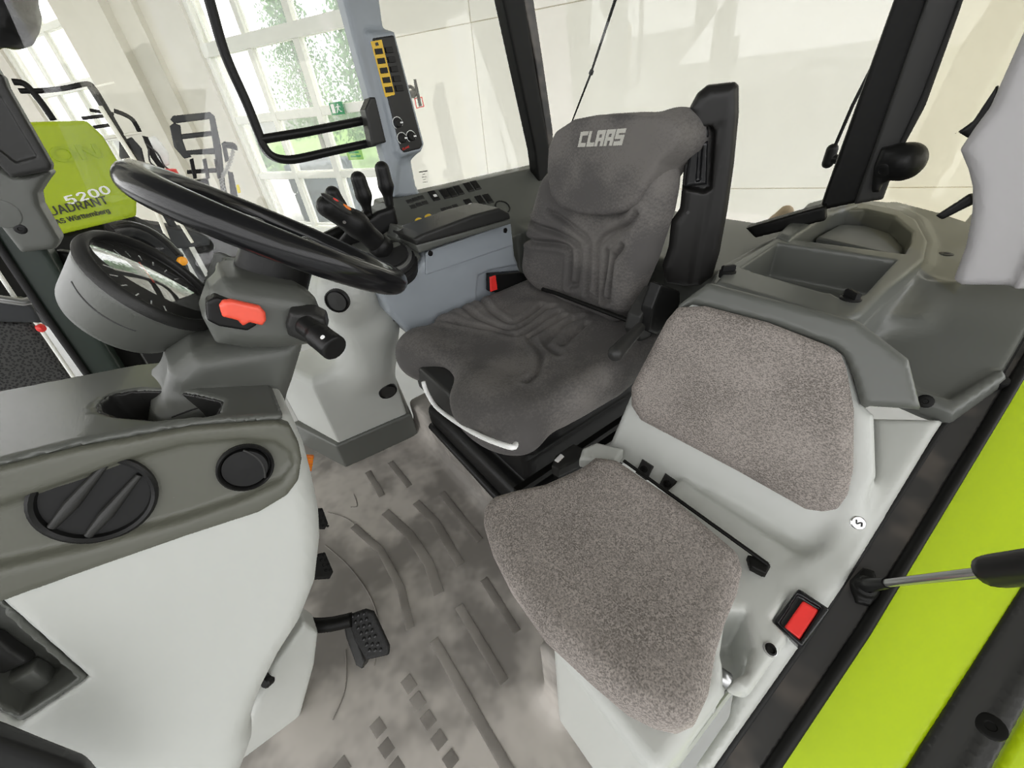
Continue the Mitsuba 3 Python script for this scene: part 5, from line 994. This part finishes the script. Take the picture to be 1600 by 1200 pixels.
fq('post', [(327, 184), (336, 184), (346, 232), (352, 290), (362, 330), (352, 330), (342, 280), (334, 232)], -0.1, 0.05)
fq('rung', [(280, 210), (333, 204), (334, 212), (282, 218)], -0.08, 0.03); fq('rung_001', [(286, 236), (338, 231), (339, 241), (288, 242)], -0.08, 0.03); fq('rung_002', [(292, 266), (346, 262), (346, 269), (292, 272)], -0.08, 0.03, 'black_metal')
for i, x in enumerate((296, 316, 334)): fq('tine' + (f'_{i:03d}' if i else ''), [(x, 249), (x + 6, 247), (x + 12, 278), (x + 6, 279)], 0.0, 0.09, 'black_metal')
fq('hydraulic_box', [(300, 283), (325, 279), (328, 292), (332, 312), (304, 318), (298, 300)], -0.2, 0.05, 'black_metal')
fq('mast', [(356, 268), (364, 270), (370, 300), (378, 340), (366, 340), (360, 300)], -0.1, 0.05); fq('yellow_tag', [(368, 289), (373, 287), (376, 300), (371, 303)], 0.05, 0.07, 'tag_yellow'); fq('yellow_tag_001', [(338, 308), (346, 306), (348, 312), (340, 314)], 0.05, 0.07, 'tag_yellow')
fq('hook_post', [(346, 224), (352, 220), (358, 250), (352, 254)], -0.04, 0.05)
put(PF_ + '__hook', tube(spline([PPF.pt(*q, 0.0) for q in PPF.at([(350, 226), (358, 227), (365, 228), (366, 234)])], 4), 0.05, 8), 'grey_steel')
ch = spline([PPF.pt(*q, 0.08) for q in PPF.at([(364, 234), (360, 250), (353, 266), (346, 278), (349, 296), (352, 318)])], 7)
lk = []
for i in range(len(ch) - 1):
    d = ch[i+1] - ch[i]; L = np.linalg.norm(d); d /= L; s = np.cross(d, PPF.n if i % 2 else PPF.u); s /= np.linalg.norm(s)
    lk.append(tube([(ch[i] + ch[i+1])/2 + d*L*0.62*math.cos(t) + s*0.026*math.sin(t) for t in np.linspace(0, 2*np.pi, 9)[:-1]], 0.010, 5, closed=True))
put(PF_ + '__chain', cat(lk), 'steel', True); labels[PF_ + '__chain'] = {'kind': 'stuff'}
fl_ = PPF.pt(*PPF.at([(320, 330)])[0], 0.0); put(PF_ + '__foot', box([fl_[0] - 0.4, fl_[1] - 0.1, ZF], [fl_[0] + 0.5, fl_[1] + 0.15, fl_[2] + 0.1]), 'black_metal', False)
# the tractor's own bonnet beyond the windscreen
BO = thing('bonnet', 'black perforated tractor bonnet side with a bright edge strip, low at the left edge', 'bonnet')
def perforated(p, n, uv):
    a, b, r = mikit.voronoi(p.x*150 + p.y*60, p.z*150); return mix((0.045, 0.045, 0.043), (0.008, 0.008, 0.008), smoothstep(0.42, 0.30, a))
scene['perforated_sheet'] = P_(proc(perforated), 0.5)
PBO = Plane([-0.4, 1.55, 0.5], [0.97, 0.24, 0], [0, 0, 1])
sput(BO + '__mesh_side', pxprism(PBO, [(-90, 498), (0, 502), (52, 504), (116, 596), (160, 660), (-90, 680)], -0.25, 0.0, 0.01), 'perforated_sheet', 0.008)
put(BO + '__edge_strip', tube([PBO.pt(*q, 0.004) for q in PBO.at([(-20, 400), (24, 466), (58, 506), (118, 594), (150, 640)])], 0.005, 8), 'frame_paint')
sput(BO + '__bracket', pxprism(Plane([-0.4, 1.50, 0.5], [0.97, 0.24, 0], [0, 0, 1]), [(-60, 466), (40, 470), (52, 478), (66, 505), (-60, 502)], -0.06, 0.0, 0.006), 'grey_steel', 0.006)
put(BO + '__handle_tube', tube([Plane([-0.4, 1.50, 0.5], [0.97, 0.24, 0], [0, 0, 1]).pt(*q, 0.012) for q in Plane([-0.4, 1.50, 0.5], [0.97, 0.24, 0], [0, 0, 1]).at([(-40, 463), (0, 466), (34, 471), (54, 466)])], 0.010, 10), 'steel')
put(BO + '__red_tip', lathe(Plane(PBO.pt(*PBO.at([(63, 511)])[0], 0.01), PBO.u, PBO.v), [(0.010, -0.01), (0.010, 0.006), (0.0001, 0.012)], 12), 'red', 35)
kk = thing('wall_coupling', 'black round coupling with a red square ring, right of the switch pillar', 'fitting')
PK = Plane([1.0, 2.4, 1.0], [0.9, -0.44, 0], [0, 0, 1]); kp = lambda p_: PK.pt(*PK.at([p_])[0])
put(kk + '__ring', tube([PK.pt(*(PK.at([(641, 143)])[0] + 0.020*np.array([math.cos(t), math.sin(t)]))) for t in np.linspace(0, 2*np.pi, 25)[:-1]], 0.008, 8, closed=True), 'black_plastic')
put(kk + '__lever', tube([kp((648, 124)), kp((652, 145)), kp((657, 166))], [0.007, 0.009, 0.008], 8), 'black_plastic')
put(kk + '__body', lathe(Plane(kp((645, 147)), PK.u, PK.v), [(0.018, -0.03), (0.018, 0.02), (0.010, 0.03), (0.0001, 0.03)], 16), 'black_plastic', 35)
rq = [kp(p_) for p_ in [(648, 154), (659, 152), (662, 166), (651, 169)]]
put(kk + '__red_frame', tube(rq, 0.004, 6, closed=True), 'red')

kk = thing('post_end', 'small tan rounded post end showing through the rear window above the ledge', 'post'); PX = Plane([1.75, 0, 0], [0.35, -1, 0], [0, 0, 1])
q_ = [PX.pt(*z) for z in PX.at([(1228, 332), (1212, 348), (1196, 372)])]
sput(kk + '__tip', scap(q_[0], q_[1], 0.022, 0.024).join(scap(q_[1], q_[2], 0.024), 0.01), 'tan', 0.005)
put(kk + '__pole', tube([q_[2], q_[2] + np.array([0.3, 0.3, -0.6]), [q_[2][0] + 0.5, q_[2][1] + 0.5, ZF]], 0.02, 8), 'grey_steel')
